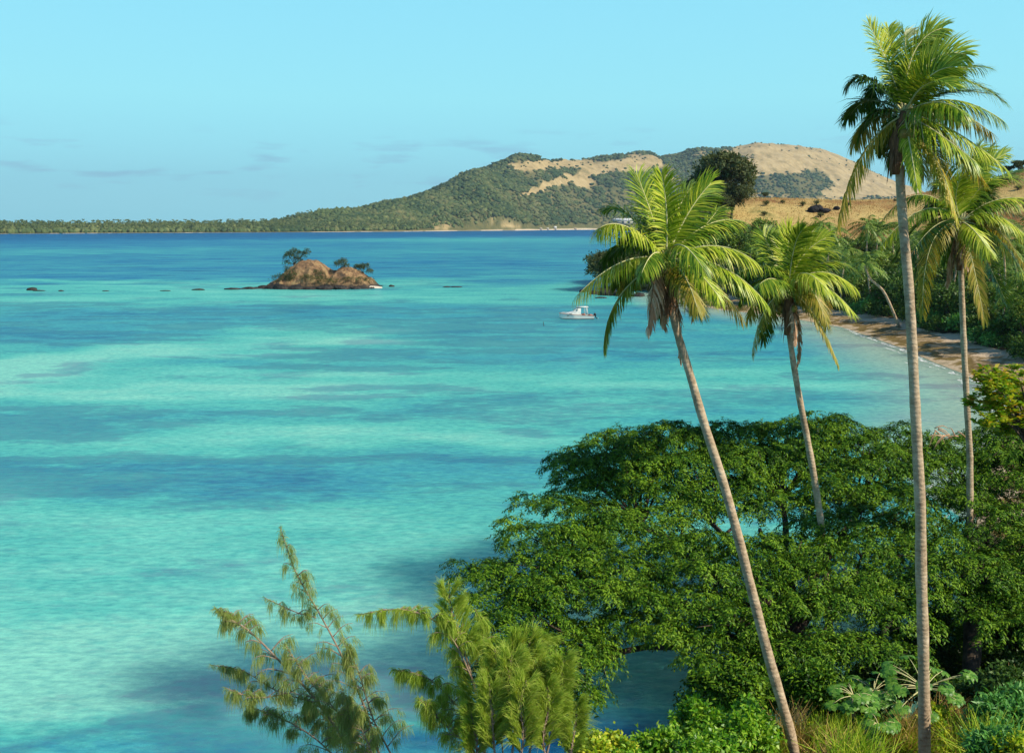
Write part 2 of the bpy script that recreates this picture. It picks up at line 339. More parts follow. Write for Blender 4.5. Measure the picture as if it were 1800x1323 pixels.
# ------------------------------------------------------------------ water
def build_water():
    # rows follow distance so that near water is finely divided; colour of the bed (sand, reef, deep channel) is stored per point
    ys = np.concatenate([-np.array([6000, 2000, 500, 100.]), np.array([0, 12.])])
    yy = [16.]
    while yy[-1] < 9000: yy.append(yy[-1]*1.0105 if yy[-1] < 4200 else yy[-1]*1.1)
    ys = np.concatenate([ys, yy])
    tx = np.linspace(-.62, .62, 331); ext = np.array([-6, -3, -1.5, -.9]); tx = np.concatenate([ext, tx, -ext[::-1]])
    Y, T = np.meshgrid(ys, tx, indexing='ij')
    X = T*np.maximum(np.abs(Y), 60.); Z = np.zeros_like(X)
    th = math.tan
    # equivalent photo position of each point, used to look up the surveyed bed map
    zc = Y*math.cos(TH) + HC*math.sin(TH)
    yu = Y*math.sin(TH) - HC*math.cos(TH)
    PX = CX + F*X/np.maximum(zc, 1); PY = CY - F*yu/np.maximum(zc, 1)
    PY = np.where(Y < 14, 1500, PY)
    # base tone with distance (0 deep blue .. 1 pale sand)
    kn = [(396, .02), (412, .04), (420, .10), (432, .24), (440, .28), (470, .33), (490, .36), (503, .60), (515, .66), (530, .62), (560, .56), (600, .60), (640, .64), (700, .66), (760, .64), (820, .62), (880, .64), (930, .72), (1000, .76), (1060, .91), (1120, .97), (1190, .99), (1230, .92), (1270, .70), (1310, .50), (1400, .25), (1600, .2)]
    wx = (fbm(X/28, Y/22, 5)-.5)*2
    wy = (fbm(X/24+40, Y/13+9, 6)-.5)*2
    sc = np.clip((PY-396)/400, .01, 1.2)
    PXw = PX + 240*wx*sc**.5; PYw = PY + 52*wy*sc**.8
    B = np.interp(PYw, [k[0] for k in kn], [k[1] for k in kn])
    # patches: (cx, cy, rx, ry, slope, amount)
    P = [(60, 420, 420, 9, -.00, -.05), (150, 442, 330, 5, -.012, .24), (330, 424, 260, 3, 0, .10), (760, 421, 330, 3.5, -.01, .30), (960, 424, 300, 6, 0, .34), (760, 443, 240, 3, .0, .20), (860, 435, 200, 3, 0, .14),
         (980, 455, 180, 6, 0, .10), (760, 470, 420, 10, 0, -.04), (120, 482, 330, 12, 0, -.05), (500, 498, 420, 7, 0, .10), (150, 500, 260, 6, 0, .10),
         (560, 517, 200, 6, 0, .14), (250, 522, 420, 5, 0, .08), (420, 548, 520, 14, .02, -.22), (120, 548, 180, 14, 0, -.18), (330, 560, 420, 20, .0, -.20), (100, 590, 260, 16, .05, -.36),
         (260, 575, 200, 10, 0, -.15), (640, 545, 240, 12, 0, -.14), (700, 530, 260, 7, 0, .14), (560, 568, 150, 9, 0, .14), (600, 599, 130, 9, 0, .22), (330, 622, 300, 26, -.12, .32), (60, 655, 190, 24, -.08, .34), (520, 595, 180, 14, 0, .18),
         (800, 590, 320, 28, .05, -.28), (960, 560, 200, 22, 0, -.22), (860, 625, 260, 14, 0, -.18), (600, 625, 240, 16, .0, -.18), (500, 652, 330, 10, 0, -.14), (900, 660, 300, 12, 0, -.14), (300, 648, 200, 7, -.08, -.18),
         (150, 690, 260, 10, .0, .16), (440, 697, 340, 9, .0, .22), (700, 672, 300, 8, 0, .16), (60, 745, 330, 30, 0, -.36), (430, 735, 300, 16, 0, -.28), (820, 705, 260, 9, 0, -.14), (620, 745, 180, 10, 0, -.22),
         (300, 790, 330, 16, -.05, .16), (600, 780, 260, 9, 0, .16), (860, 775, 260, 10, 0, .16), (920, 735, 200, 16, 0, .10),
         (60, 830, 160, 12, 0, -.12), (300, 850, 480, 40, .0, -.38), (660, 815, 380, 16, 0, -.22), (120, 870, 260, 24, .0, -.20), (620, 850, 300, 14, 0, -.14), (700, 880, 260, 12, 0, -.10), (430, 880, 200, 14, 0, -.18),
         (260, 845, 60, 6, 0, .14), (900, 765, 120, 6, 0, -.14), (250, 960, 330, 26, 0, .02), (200, 1015, 360, 14, -.12, -.10), (60, 1045, 150, 16, -.1, -.10), (330, 1190, 260, 12, -.2, -.10),
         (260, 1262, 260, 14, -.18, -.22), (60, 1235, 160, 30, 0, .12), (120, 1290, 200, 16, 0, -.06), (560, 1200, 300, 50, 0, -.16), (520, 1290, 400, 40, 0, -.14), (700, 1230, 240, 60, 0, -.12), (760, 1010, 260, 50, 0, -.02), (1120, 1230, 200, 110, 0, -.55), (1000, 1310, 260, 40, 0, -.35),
         (1400, 600, 260, 18, 0, .0), (1330, 580, 240, 12, 0, -.08), (1500, 625, 200, 10, 0, -.10), (1600, 655, 120, 7, 0, -.30), (1560, 640, 120, 6, 0, .08), (1640, 675, 80, 7, 0, -.24), (1480, 660, 260, 12, 0, .10), (1260, 640, 200, 26, 0, .06), (1400, 690, 300, 14, 0, .08), (1150, 560, 160, 14, 0, -.16)]
    rv = np.zeros_like(B)
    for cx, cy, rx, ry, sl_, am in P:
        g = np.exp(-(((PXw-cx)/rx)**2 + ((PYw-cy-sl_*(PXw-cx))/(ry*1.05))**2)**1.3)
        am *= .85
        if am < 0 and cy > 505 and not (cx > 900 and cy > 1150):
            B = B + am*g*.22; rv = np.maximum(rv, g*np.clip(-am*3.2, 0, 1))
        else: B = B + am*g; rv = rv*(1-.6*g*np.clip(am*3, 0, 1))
    # streaky broken edges
    n1 = fbm(X/34, Y/20, 6) - .5
    n2 = fbm(X/9+70, Y/5+3, 5) - .5
    fade = sst(405, 470, PY)
    B = B + (n1*.34 + n2*.26 + (fbm(X/5+7, Y/1.8+9, 4)-.5)*.16 + (fbm(X/17+3, Y/2.8+20, 4)-.5)*.22)*(.25+.75*fade)
    rv = np.clip(rv*1.2 + (n1*1.5+n2*1.7+(fbm(X/4+7, Y/1.6, 4)-.5)*1.1+(fbm(X/17+3, Y/2.8+20, 4)-.5)*2.6)*sst(.02, .35, rv)*1.3 - .05, 0, 1)*fade
    rv = np.maximum(rv, np.clip((fbm(X/16+11, Y/7+5, 5)-.60)*5, 0, .55)*fade*(1-.6*sst(900, 1000, PY)))
    D = sdist(X, Y); near_beach = (D > -14) & (Y > 40) & (Y < 260) & (X > 22)
    sh = np.where((Y > 40) & (Y < 240) & (X > 25), sst(-16, -1, D)*.9, 0)
    mb = MB(); nxx = len(tx); mb.add(np.stack([X, Y, Z], -1).reshape(-1, 3))
    i, j = np.meshgrid(np.arange(len(ys)-1), np.arange(nxx-1), indexing='ij'); a = (i*nxx+j).ravel()
    mb.q = [np.stack([a, a+1, a+1+nxx, a+nxx], 1)]
    m, t, p, o = newmat('lagoon water')
    at_ = N(t, 'ShaderNodeAttribute', attribute_name='bed'); sp = N(t, 'ShaderNodeSeparateColor'); t.links.new(at_.outputs['Color'], sp.inputs[0])
    tcn = N(t, 'ShaderNodeTexCoord')
    mpn = N(t, 'ShaderNodeMapping'); mpn.inputs['Scale'].default_value = (.5, 1.1, 1); mpn.inputs['Rotation'].default_value = (0, 0, .12); t.links.new(tcn.outputs['Object'], mpn.inputs[0])
    nf = N(t, 'ShaderNodeTexNoise', i_Scale=1.7, i_Detail=6., i_Roughness=.68); t.links.new(mpn.outputs[0], nf.inputs['Vector'])  # fine mottle: bed tone variation and caustic light painted together
    ma = N(t, 'ShaderNodeMath', operation='MULTIPLY_ADD'); ma.inputs[1].default_value = .50; t.links.new(nf.outputs[0], ma.inputs[0])
    sb = N(t, 'ShaderNodeMath', operation='SUBTRACT'); sb.inputs[1].default_value = .21; t.links.new(sp.outputs[0], sb.inputs[0]); t.links.new(sb.outputs[0], ma.inputs[2])
    c = ramp2(t, ma.outputs[0], [(0, (.006, .10, .26)), (.12, (.012, .16, .35)), (.24, (.03, .235, .40)), (.36, (.045, .30, .41)), (.50, (.065, .39, .44)), (.62, (.09, .48, .45)), (.74, (.12, .57, .48)), (.88, (.19, .65, .53)), (1.0, (.27, .71, .56))])
    # shallow edge over sand
    mx = N(t, 'ShaderNodeMixRGB'); mx.inputs[2].default_value = (.42, .52, .38, 1); t.links.new(sp.outputs[1], mx.inputs[0]); t.links.new(c, mx.inputs[1])
    # reef heads and ripple light painted in as a darker tint: three bodies of water mixed sharply at the surface
    n3 = N(t, 'ShaderNodeTexNoise', i_Scale=.9, i_Detail=7., i_Roughness=.72); t.links.new(mpn.outputs[0], n3.inputs['Vector'])
    m4 = N(t, 'ShaderNodeMath', operation='MULTIPLY_ADD'); m4.inputs[1].default_value = 2.2; t.links.new(n3.outputs[0], m4.inputs[0])
    m4b = N(t, 'ShaderNodeMath', operation='MULTIPLY'); m4b.inputs[1].default_value = .80; t.links.new(sp.outputs[2], m4b.inputs[0]); t.links.new(m4b.outputs[0], m4.inputs[2])
    m5 = N(t, 'ShaderNodeMapRange'); m5.inputs[1].default_value = 1.20; m5.inputs[2].default_value = 1.66; m5.inputs[3].default_value = 0; m5.inputs[4].default_value = .9; t.links.new(m4.outputs[0], m5.inputs[0])
    t.links.new(mx.outputs[0], p.inputs['Base Color'])
    def body(col):
        q = N(t, 'ShaderNodeBsdfPrincipled'); q.inputs['Specular IOR Level'].default_value = 0; q.subsurface_method = 'BURLEY'; q.inputs['Subsurface Weight'].default_value = 1.0
        q.inputs['Subsurface Radius'].default_value = (1, 1, 1); q.inputs['Subsurface Scale'].default_value = 9.0; t.links.new(col, q.inputs['Base Color']); return q
    rc_ = N(t, 'ShaderNodeMixRGB', blend_type='MULTIPLY'); rc_.inputs[0].default_value = 1; rc_.inputs[2].default_value = (.62, .47, .68, 1); t.links.new(mx.outputs[0], rc_.inputs[1]); reef = body(rc_.outputs[0])
    dc_ = N(t, 'ShaderNodeMixRGB', blend_type='MULTIPLY'); dc_.inputs[0].default_value = 1; dc_.inputs[2].default_value = (.52, .66, .76, 1); t.links.new(mx.outputs[0], dc_.inputs[1]); dips = body(dc_.outputs[0])
    rp = N(t, 'ShaderNodeTexNoise', i_Scale=2.9, i_Detail=5., i_Roughness=.66); t.links.new(mpn.outputs[0], rp.inputs['Vector'])
    rpr = N(t, 'ShaderNodeMapRange'); rpr.inputs[1].default_value = .40; rpr.inputs[2].default_value = .68; t.links.new(rp.outputs[0], rpr.inputs[0])
    rpa = N(t, 'ShaderNodeMath', operation='MULTIPLY'); rpa.inputs[1].default_value = 1.0; t.links.new(rpr.outputs[0], rpa.inputs[0])
    x1 = N(t, 'ShaderNodeMixShader'); t.links.new(m5.outputs[0], x1.inputs[0]); t.links.new(p.outputs[0], x1.inputs[1]); t.links.new(reef.outputs[0], x1.inputs[2])
    x2 = N(t, 'ShaderNodeMixShader'); t.links.new(rpa.outputs[0], x2.inputs[0]); t.links.new(x1.outputs[0], x2.inputs[1]); t.links.new(dips.outputs[0], x2.inputs[2])
    p.inputs['Roughness'].default_value = .12; p.inputs['IOR'].default_value = 1.33; p.inputs['Specular IOR Level'].default_value = 0.0
    p.subsurface_method = 'BURLEY'; p.inputs['Subsurface Weight'].default_value = 1.0; p.inputs['Subsurface Radius'].default_value = (1.0, 1.0, 1.0); p.inputs['Subsurface Scale'].default_value = 9.0
    w1 = N(t, 'ShaderNodeTexNoise', i_Scale=1.1, i_Detail=5., i_Roughness=.62); mp2 = N(t, 'ShaderNodeMapping'); mp2.inputs['Scale'].default_value = (.5, 1.1, 1); mp2.inputs['Rotation'].default_value = (0, 0, .25)
    t.links.new(tcn.outputs['Object'], mp2.inputs[0]); t.links.new(mp2.outputs[0], w1.inputs['Vector'])
    w2 = N(t, 'ShaderNodeTexNoise', i_Scale=.35, i_Detail=3.); t.links.new(mp2.outputs[0], w2.inputs['Vector'])
    b1 = N(t, 'ShaderNodeBump', i_Strength=1., i_Distance=.42); t.links.new(w1.outputs[0], b1.inputs['Height'])
    b2 = N(t, 'ShaderNodeBump', i_Strength=1., i_Distance=.6); t.links.new(w2.outputs[0], b2.inputs['Height']); t.links.new(b1.outputs[0], b2.inputs['Normal'])
    t.links.new(b2.outputs[0], p.inputs['Normal'])
    fr = N(t, 'ShaderNodeFresnel', i_IOR=1.33); t.links.new(b2.outputs[0], fr.inputs['Normal'])
    fm_ = N(t, 'ShaderNodeMath', operation='MINIMUM'); fm_.inputs[1].default_value = .17; t.links.new(fr.outputs[0], fm_.inputs[0])
    gl = N(t, 'ShaderNodeBsdfGlossy', i_Roughness=.10); t.links.new(b2.outputs[0], gl.inputs['Normal'])
    ms = N(t, 'ShaderNodeMixShader'); t.links.new(fm_.outputs[0], ms.inputs[0]); t.links.new(x2.outputs[0], ms.inputs[1]); t.links.new(gl.outputs[0], ms.inputs[2]); t.links.new(ms.outputs[0], o.inputs[0])
    ob = mb.obj('sea_water', m, smooth=True); tag(ob, kind='structure')
    ca = ob.data.color_attributes.new('bed', 'FLOAT_COLOR', 'POINT')
    arr = np.stack([np.clip(B, 0, 1.1), np.clip(sh, 0, 1), np.clip(rv, 0, 1), np.ones_like(B)], -1).astype(np.float32)
    ca.data.foreach_set('color', arr.reshape(-1))
build_water()

def foam():
    m, t, p, o = newmat('wave foam')
    tcn = N(t, 'ShaderNodeTexCoord'); nz = N(t, 'ShaderNodeTexNoise', i_Scale=1.1, i_Detail=5., i_Roughness=.7); t.links.new(tcn.outputs['Object'], nz.inputs['Vector'])
    r = N(t, 'ShaderNodeMapRange'); r.inputs[1].default_value = .47; r.inputs[2].default_value = .58; t.links.new(nz.outputs[0], r.inputs[0]); t.links.new(r.outputs[0], p.inputs['Alpha'])
    p.inputs['Base Color'].default_value = (.8, .82, .8, 1); p.inputs['Roughness'].default_value = .8
    mb = MB()
    base = smooth_path(np.array([[*p_, 0] for p_ in [(24, 50), (33, 67), (43, 84)] + [tuple(atz(*q)[:2]) for q in shore_px[:9]]]), 420)
    T = nrm(np.gradient(base, axis=0)); S = np.stack([-T[:, 1], T[:, 0], T[:, 2]], 1)   # points to the sea (left of travel)
    k = np.arange(len(base))
    for off, wd, gate, ph in ((.35, .8, .42, 0), (1.7, .6, .62, 9), (3.2, .5, .68, 20)):
        wob = (fbm(k*.05+ph, k*0+ph)-.5)*1.6; on = sst(gate-.06, gate+.1, fbm(k*.06+ph*3, k*0.+3.3))
        a = base + S*(off+wob)[:, None]; b = a + S*(wd*(on+.02))[:, None]
        a[:, 2] = .02; b[:, 2] = .06*on+.015
        n = len(k); v = np.vstack([a, b]); i = np.arange(n-1); mb.add(v, np.stack([i, i+1, n+i+1, n+i], 1))
    o_ = mb.obj('foam', m, smooth=True); tag(o_, 'thin white foam of small waves along the beach edge', 'foam', kind='stuff')
foam()

# ------------------------------------------------------------------ rocks
def rock_mesh(mb, c, s, n=3, seed=0, jag=.35):
    r = np.random.default_rng(seed)
    import bmesh
    bm = bmesh.new(); bmesh.ops.create_icosphere(bm, subdivisions=n, radius=1)
    v = np.array([x.co[:] for x in bm.verts]); f = np.array([[y.index for y in x.verts] for x in bm.faces]); bm.free()
    k = r.normal(size=(7, 3))*1.4; ph = r.random(7)*6
    d = 1 + jag*np.sum(np.sin(v@k.T+ph), 1)/3.2
    k2 = r.normal(size=(9, 3))*5; d += jag*.25*np.sum(np.sin(v@k2.T+r.random(9)*6), 1)/3
    v = v*d[:, None]*np.asarray(s)+np.asarray(c); mb.add(v, t=f)

# islet -----------------------------------------------------------------
YI = float(atz(560, 508)[1])
ipr = [(455, 509), (470, 504), (490, 492), (505, 478), (515, 470), (528, 461), (545, 458.5), (560, 461), (573, 471), (583, 478), (592, 477), (605, 471), (618, 472), (632, 479), (645, 487), (655, 500), (668, 509)]
ixs = [at(p[0], p[1], YI+8)[0] for p in ipr]; izs = [at(p[0], p[1], YI+8)[2] for p in ipr]; i583 = ixs[9]
def islet_z(X, V):
    top = np.interp(X, ixs, izs)+.3; u = np.clip((V-1.)/8.2, -1, 1); cross = np.clip(1-np.abs(u)**2.1, 0, 1)**.8
    n = fbm(X*.35+2, V*.35+4)-.5; n2 = fbm(X*1.3+30, V*1.3+8)-.5
    Z = (top+.4)*cross - .4 + (n*4.4+n2*2.0)*np.minimum(cross*2, 1)*np.clip(1.12-cross, 0, 1) + n2*.45*cross + (fbm(X*3.1, V*3.1)-.5)*.5*cross
    return Z - np.exp(-((X-i583)/1.1)**2)*(V < 2)*1.3*cross
def on_islet(px, py):
    for Y in np.arange(YI-1, YI+12, .1):
        p = at(px, py, Y)
        if p[2] <= float(islet_z(np.array([p[0]]), np.array([Y-YI-7]))[0]): return p
    return at(px, py, YI+8)
def islet():
    gx = np.linspace(ixs[0], ixs[-1], 170); gy = np.linspace(-7.5, 9, 90)
    X, V = np.meshgrid(gx, gy, indexing='ij'); Z = islet_z(X, V)
    mb = MB(); v = np.stack([X, YI+7+V, Z], -1).reshape(-1, 3)
    i, j = np.meshgrid(np.arange(169), np.arange(89), indexing='ij'); a = (i*90+j).ravel()
    mb.add(v, np.stack([a, a+90, a+91, a+1], 1))
    m, t, p, o = newmat('islet earth')
    tcn = N(t, 'ShaderNodeTexCoord'); nz = N(t, 'ShaderNodeTexNoise', i_Scale=.45, i_Detail=8., i_Roughness=.7); t.links.new(tcn.outputs['Object'], nz.inputs['Vector'])
    c = ramp2(t, nz.outputs[0], [(.34, (.06, .045, .03)), (.43, (.16, .09, .045)), (.52, (.27, .165, .08)), (.62, (.36, .24, .115)), (.7, (.17, .17, .06))])
    sp = N(t, 'ShaderNodeSeparateXYZ'); t.links.new(tcn.outputs['Object'], sp.inputs[0])
    a1 = N(t, 'ShaderNodeMath', operation='MULTIPLY_ADD'); a1.inputs[1].default_value = 1.4; t.links.new(nz.outputs[0], a1.inputs[0]); t.links.new(sp.outputs['Z'], a1.inputs[2])
    mr = N(t, 'ShaderNodeMapRange'); mr.inputs[1].default_value = 1.2; mr.inputs[2].default_value = 2.3; t.links.new(a1.outputs[0], mr.inputs[0])
    mx = N(t, 'ShaderNodeMixRGB'); mx.inputs[1].default_value = (.035, .032, .028, 1); t.links.new(mr.outputs[0], mx.inputs[0]); t.links.new(c, mx.inputs[2]); t.links.new(mx.outputs[0], p.inputs['Base Color'])
    b = N(t, 'ShaderNodeBump', i_Strength=1., i_Distance=.5); t.links.new(nz.outputs[0], b.inputs['Height']); t.links.new(b.outputs[0], p.inputs['Normal']); p.inputs['Roughness'].default_value = .95
    ob = mb.obj('islet', m, smooth=True); tag(ob, kind='structure')
islet()
rocks = [  # px x, px y, half width px, height px, label
    (54, 510.5, 8, 3.2, 'largest low black rock awash far left of the islet'), (68, 511.5, 10, 1.6, 'flat black rock beside the largest awash rock'),
    (105, 512, 5, 1.6, 'small black reef rock between the far left rocks'), (184, 512, 7, 1.6, 'lone flat reef rock awash midway to the islet'),
    (345, 510, 10, 2, 'flat black rock last in line before the islet shelf'), (292, 511.5, 8, .9, 'faint sliver of reef rock left of the flat black rock'),
    (408, 509, 16, 2.8, 'flat dark rock at the left end of the islet shelf'), (438, 508, 16, 3.6, 'middle flat dark rock of the islet shelf'),
    (462, 507, 14, 4.6, 'dark rock where the shelf joins the islet'), (497, 508.5, 14, 8, 'dark jagged rock below the islet tree'), (478, 508, 12, 6, 'dark rock at the left foot of the islet'),
    (520, 509, 12, 7, 'pale streaked rock at the islet foot'), (545, 509, 14, 6, 'grey rock under the higher islet mound'), (572, 509, 15, 5.5, 'grey rock under the saddle of the islet'), (600, 508.5, 15, 5, 'dark rock under the lower islet mound'), (625, 508, 14, 3.6, 'low dark rock near the right end of the islet'),
    (688, 504, 6, 3, 'small black rock just right of the islet'), (800, 505, 12, 1.2, 'thin black reef rock right of the islet'), (785, 505, 6, 1.6, 'small reef rock at the tip of the thin reef')]
for i, (px, py, hw, hp, lb) in enumerate(rocks):
    c = atz(px, py); k = c[1]/F; mb = MB(); rock_mesh(mb, (0, 0, 0), (hw*k, max(hw*k*.6, .6), hp*k*1.15), 3, 40+i)
    o = mb.obj('rock', M['rock'], smooth=False); o.location = (c[0], c[1]+.5, 0); tag(o, lb, 'rock', 'black rocks around the islet')
c = atz(640, 506.5); mb = MB(); rock_mesh(mb, (0, 0, 0), (4.2, 1.2, .55), 3, 3, .12)
o = mb.obj('sand_bank', noisemat('pale coral sand', [(.3, (.55, .48, .38)), (.7, (.75, .68, .56))], 2)); o.location = (c[0]+.3, c[1]+.3, .05); tag(o, kind='structure')

# ------------------------------------------------------------------ broadleaf trees (generic)
def crown_leaves(mb, blobs, n, L, Wd, shell=.55, up=.35, lump=6, droop=0.2):
    """leaf clumps on and inside ellipsoid blobs"""
    tot = sum(b[3]*b[4]+b[3]*b[5] for b in blobs)
    for b in blobs:
        c = np.array(b[:3]); r = np.array(b[3:6]); k = max(int(n*(b[3]*b[4]+b[3]*b[5])/tot/lump), 4)
        d = rvec(k); d[:, 2] = np.where(d[:, 2] < -.35, -d[:, 2], d[:, 2])
        rad = shell + (1-shell)*rng.random((k, 1))**.5
        nz = 1+.22*np.sin(d@rng.normal(size=3)*4+rng.random()*6)[:, None]
        pc = c + d*r*rad*nz
        P = np.repeat(pc, lump, 0) + rng.normal(size=(k*lump, 3))*L*.55
        D = nrm(np.repeat(d, lump, 0)*.7 + rvec(k*lump)*.8 - np.array([0, 0, droop]))
        Nn = nrm(np.repeat(d, lump, 0)*.5 + np.array([0, 0, up]) + rvec(k*lump)*.45)
        leaves(mb, P, D, Nn, L*(.7+.6*rng.random(k*lump)), Wd*(.7+.6*rng.random(k*lump)))
def branchy(mb, base, tips, r0, bend=.25, n=7, sides=7):
    for tp in tips:
        b = np.array(base, float); tp = np.array(tp, float); L = np.linalg.norm(tp-b)
        mid = b+(tp-b)*.5 + np.array([*rng.normal(size=2)*bend*L*.3, bend*L*.25])
        pts = smooth_path([b, mid, tp], n); tube(mb, pts, np.linspace(r0, r0*.22, n), sides)
def make_tree(name, blobs, n, L, Wd, mat, base=(0, 0, 0), r0=.3, label='', cat='tree', group=None, loc=(0, 0, 0), tips=None, bark='bark'):
    t = thing(name, label, cat, loc, group)
    bmb = MB(); b = np.array(base, float); cen = np.mean([x[:3] for x in blobs], 0); h = cen[2]-b[2]
    fork = b + np.array([(cen[0]-b[0])*.3, (cen[1]-b[1])*.3, h*.35])
    tube(bmb, smooth_path([b-np.array([0, 0, .5]), b+(fork-b)*.5, fork], 6), np.linspace(r0*1.25, r0*.85, 6), 9)
    branchy(bmb, fork, [np.array(x[:3])+np.array([0, 0, x[5]*.3]) for x in blobs], r0*.55)
    bmb.obj('trunk', M[bark], t, True)
    mb = MB(); crown_leaves(mb, blobs, n, L, Wd); mb.obj('crown', M[mat] if isinstance(mat, str) else mat, t)
    return t
# islet trees
def islet_tree(px, py, pxtop, label, blobs_px, n, mat='scrub', r0=.22):
    Y = YI+8; b = at(px, py, Y); bl = []
    for (x, y, rx, ry) in blobs_px:
        c = at(x, y, Y+random.uniform(-.8, .8)); k = Y/F; bl.append((c[0]-b[0], c[1]-b[1], c[2]-b[2], rx*k, rx*k*.8, ry*k))
    return make_tree('islet_tree', bl, n, .34, .13, mat, (0, 0, 0), r0, label, 'tree', 'trees on the islet', b)
islet_tree(516, 472, 0, 'largest islet tree, leaning off the left of the higher mound', [(508, 452, 10, 8), (518, 446, 12, 8), (530, 449, 8, 7), (540, 444, 7, 5), (503, 462, 7, 4), (524, 458, 8, 5)], 2300)
islet_tree(599, 474, 0, 'smallest islet tree on top of the lower mound', [(594, 464, 7, 5), (602, 460, 7, 5), (607, 467, 6, 4)], 900, r0=.12)
islet_tree(638, 484, 0, 'wind bent islet tree on the right slope of the lower mound', [(632, 471, 8, 5), (642, 469, 8, 5), (650, 477, 6, 4), (626, 469, 5, 3)], 1300, r0=.14)
for i, (px, py, w, h, n, lb) in enumerate([(498, 493, 16, 8, 900, 'grey green scrub on the left shoulder of the islet'), (510, 484, 8, 12, 700, 'olive shrub below the largest islet tree'), (556, 493, 20, 7, 900, 'dark scrub across the middle of the islet'), (562, 484, 8, 7, 350, 'small shrub high on the higher islet mound'), (622, 494, 15, 5, 500, 'yellowish scrub on the lower right of the islet'), (648, 496, 8, 6, 300, 'small shrub at the right foot of the islet'), (585, 496, 12, 5, 350, 'low shrub below the saddle of the islet')]):
    b = on_islet(px, py)+np.array([0, -.7, .35]); k = b[1]/F*1.5
    make_tree('islet_shrub', [(0, -.2, 0, w*k*.8, .9, h*k*.8), (w*k*.5, -.2, -h*k*.2, w*k*.5, .8, h*k*.6), (-w*k*.5, 0, h*k*.2, w*k*.4, .8, h*k*.5)], n, .3, .12, 'scrub', (0, 0, -h*k-.4), .05, lb, 'shrub', 'scrub on the islet', b)

# ------------------------------------------------------------------ far island
far_shore = [(-700, 416), (-300, 413.5), (0, 411.3), (200, 410), (400, 409), (600, 408), (700, 407.3), (900, 405.3), (1000, 404), (1060, 403.6), (1200, 403), (1500, 402.5), (1900, 402), (2500, 402)]
far_ridge = [(-700, 394), (-300, 394), (0, 399), (200, 398), (400, 396), (500, 392), (540, 383), (575, 373), (600, 371), (640, 368), (680, 359), (720, 354), (760, 342), (800, 325), (840, 309), (870, 302), (900, 296), (940, 291), (1000, 288), (1040, 290), (1075, 286), (1110, 284), (1150, 286), (1185, 285), (1215, 278), (1270, 275), (1290, 272), (1320, 266), (1345, 264), (1395, 266), (1430, 273), (1460, 284), (1490, 296), (1530, 313), (1570, 330), (1620, 348), (1700, 362), (1900, 385), (2500, 392)]
fsx = np.array([p[0] for p in far_shore]); fsd = np.array([atz(*p)[1] for p in far_shore])
frx = np.array([p[0] for p in far_ridge]); fry = np.array([p[1] for p in far_ridge])
def far_land(px, v):
    """px bearing, v 0 at the shore .. 1 at the ridge .. 1.6 behind"""
    D0 = np.interp(px, fsx, fsd); dep = np.interp(px, [-700, 300, 520, 800, 1200, 1500, 2000], [120, 200, 380, 900, 1300, 1600, 1500])
    Y = D0 + dep*v; zr = HC + (D0+dep)*(HOR-np.interp(px, frx, fry))/F - 4
    X = (px-900)/F*Y
    s = np.clip(v, 0, 1)
    g = (fbm(X/260+3, Y/260)-.5); g2 = fbm(X/90, Y/90)-.5
    spur = sst(.015, .06, s)*(np.exp(-((px-800-60*(1-s))/46)**2)*np.exp(-((s-.10)/.10)**2)*34 + np.exp(-((px-890)/22)**2)*np.exp(-((s-.05)/.05)**2)*13 + np.exp(-((px-775)/18)**2)*np.exp(-((s-.03)/.035)**2)*16)
    prof = .12*s + .88*(s**1.35*(3-2*s**1.2)/1.0)
    prof = np.clip(prof, 0, 1.02)
    Z = zr*prof*np.where(v > 1, np.clip(1-(v-1)*1.1, 0, 1), 1)
    amp = np.clip(zr/230, 0, 1)
    Z = Z + (g*95+g2*26)*amp*4*s*(1-s)*np.where(v <= 1, 1, 0) + spur*np.where(px > 650, 1, 0)
    # fold and hollow in front of the bald dome
    Z = Z - 60*amp*np.exp(-((px-1380-160*(1-s))/70)**2)*np.exp(-((s-.62)/.14)**2)
    Z = Z*np.where(v < .02, 0, 1)+np.where(v < .02, v*40-.3, .8)
    return X, Y, Z
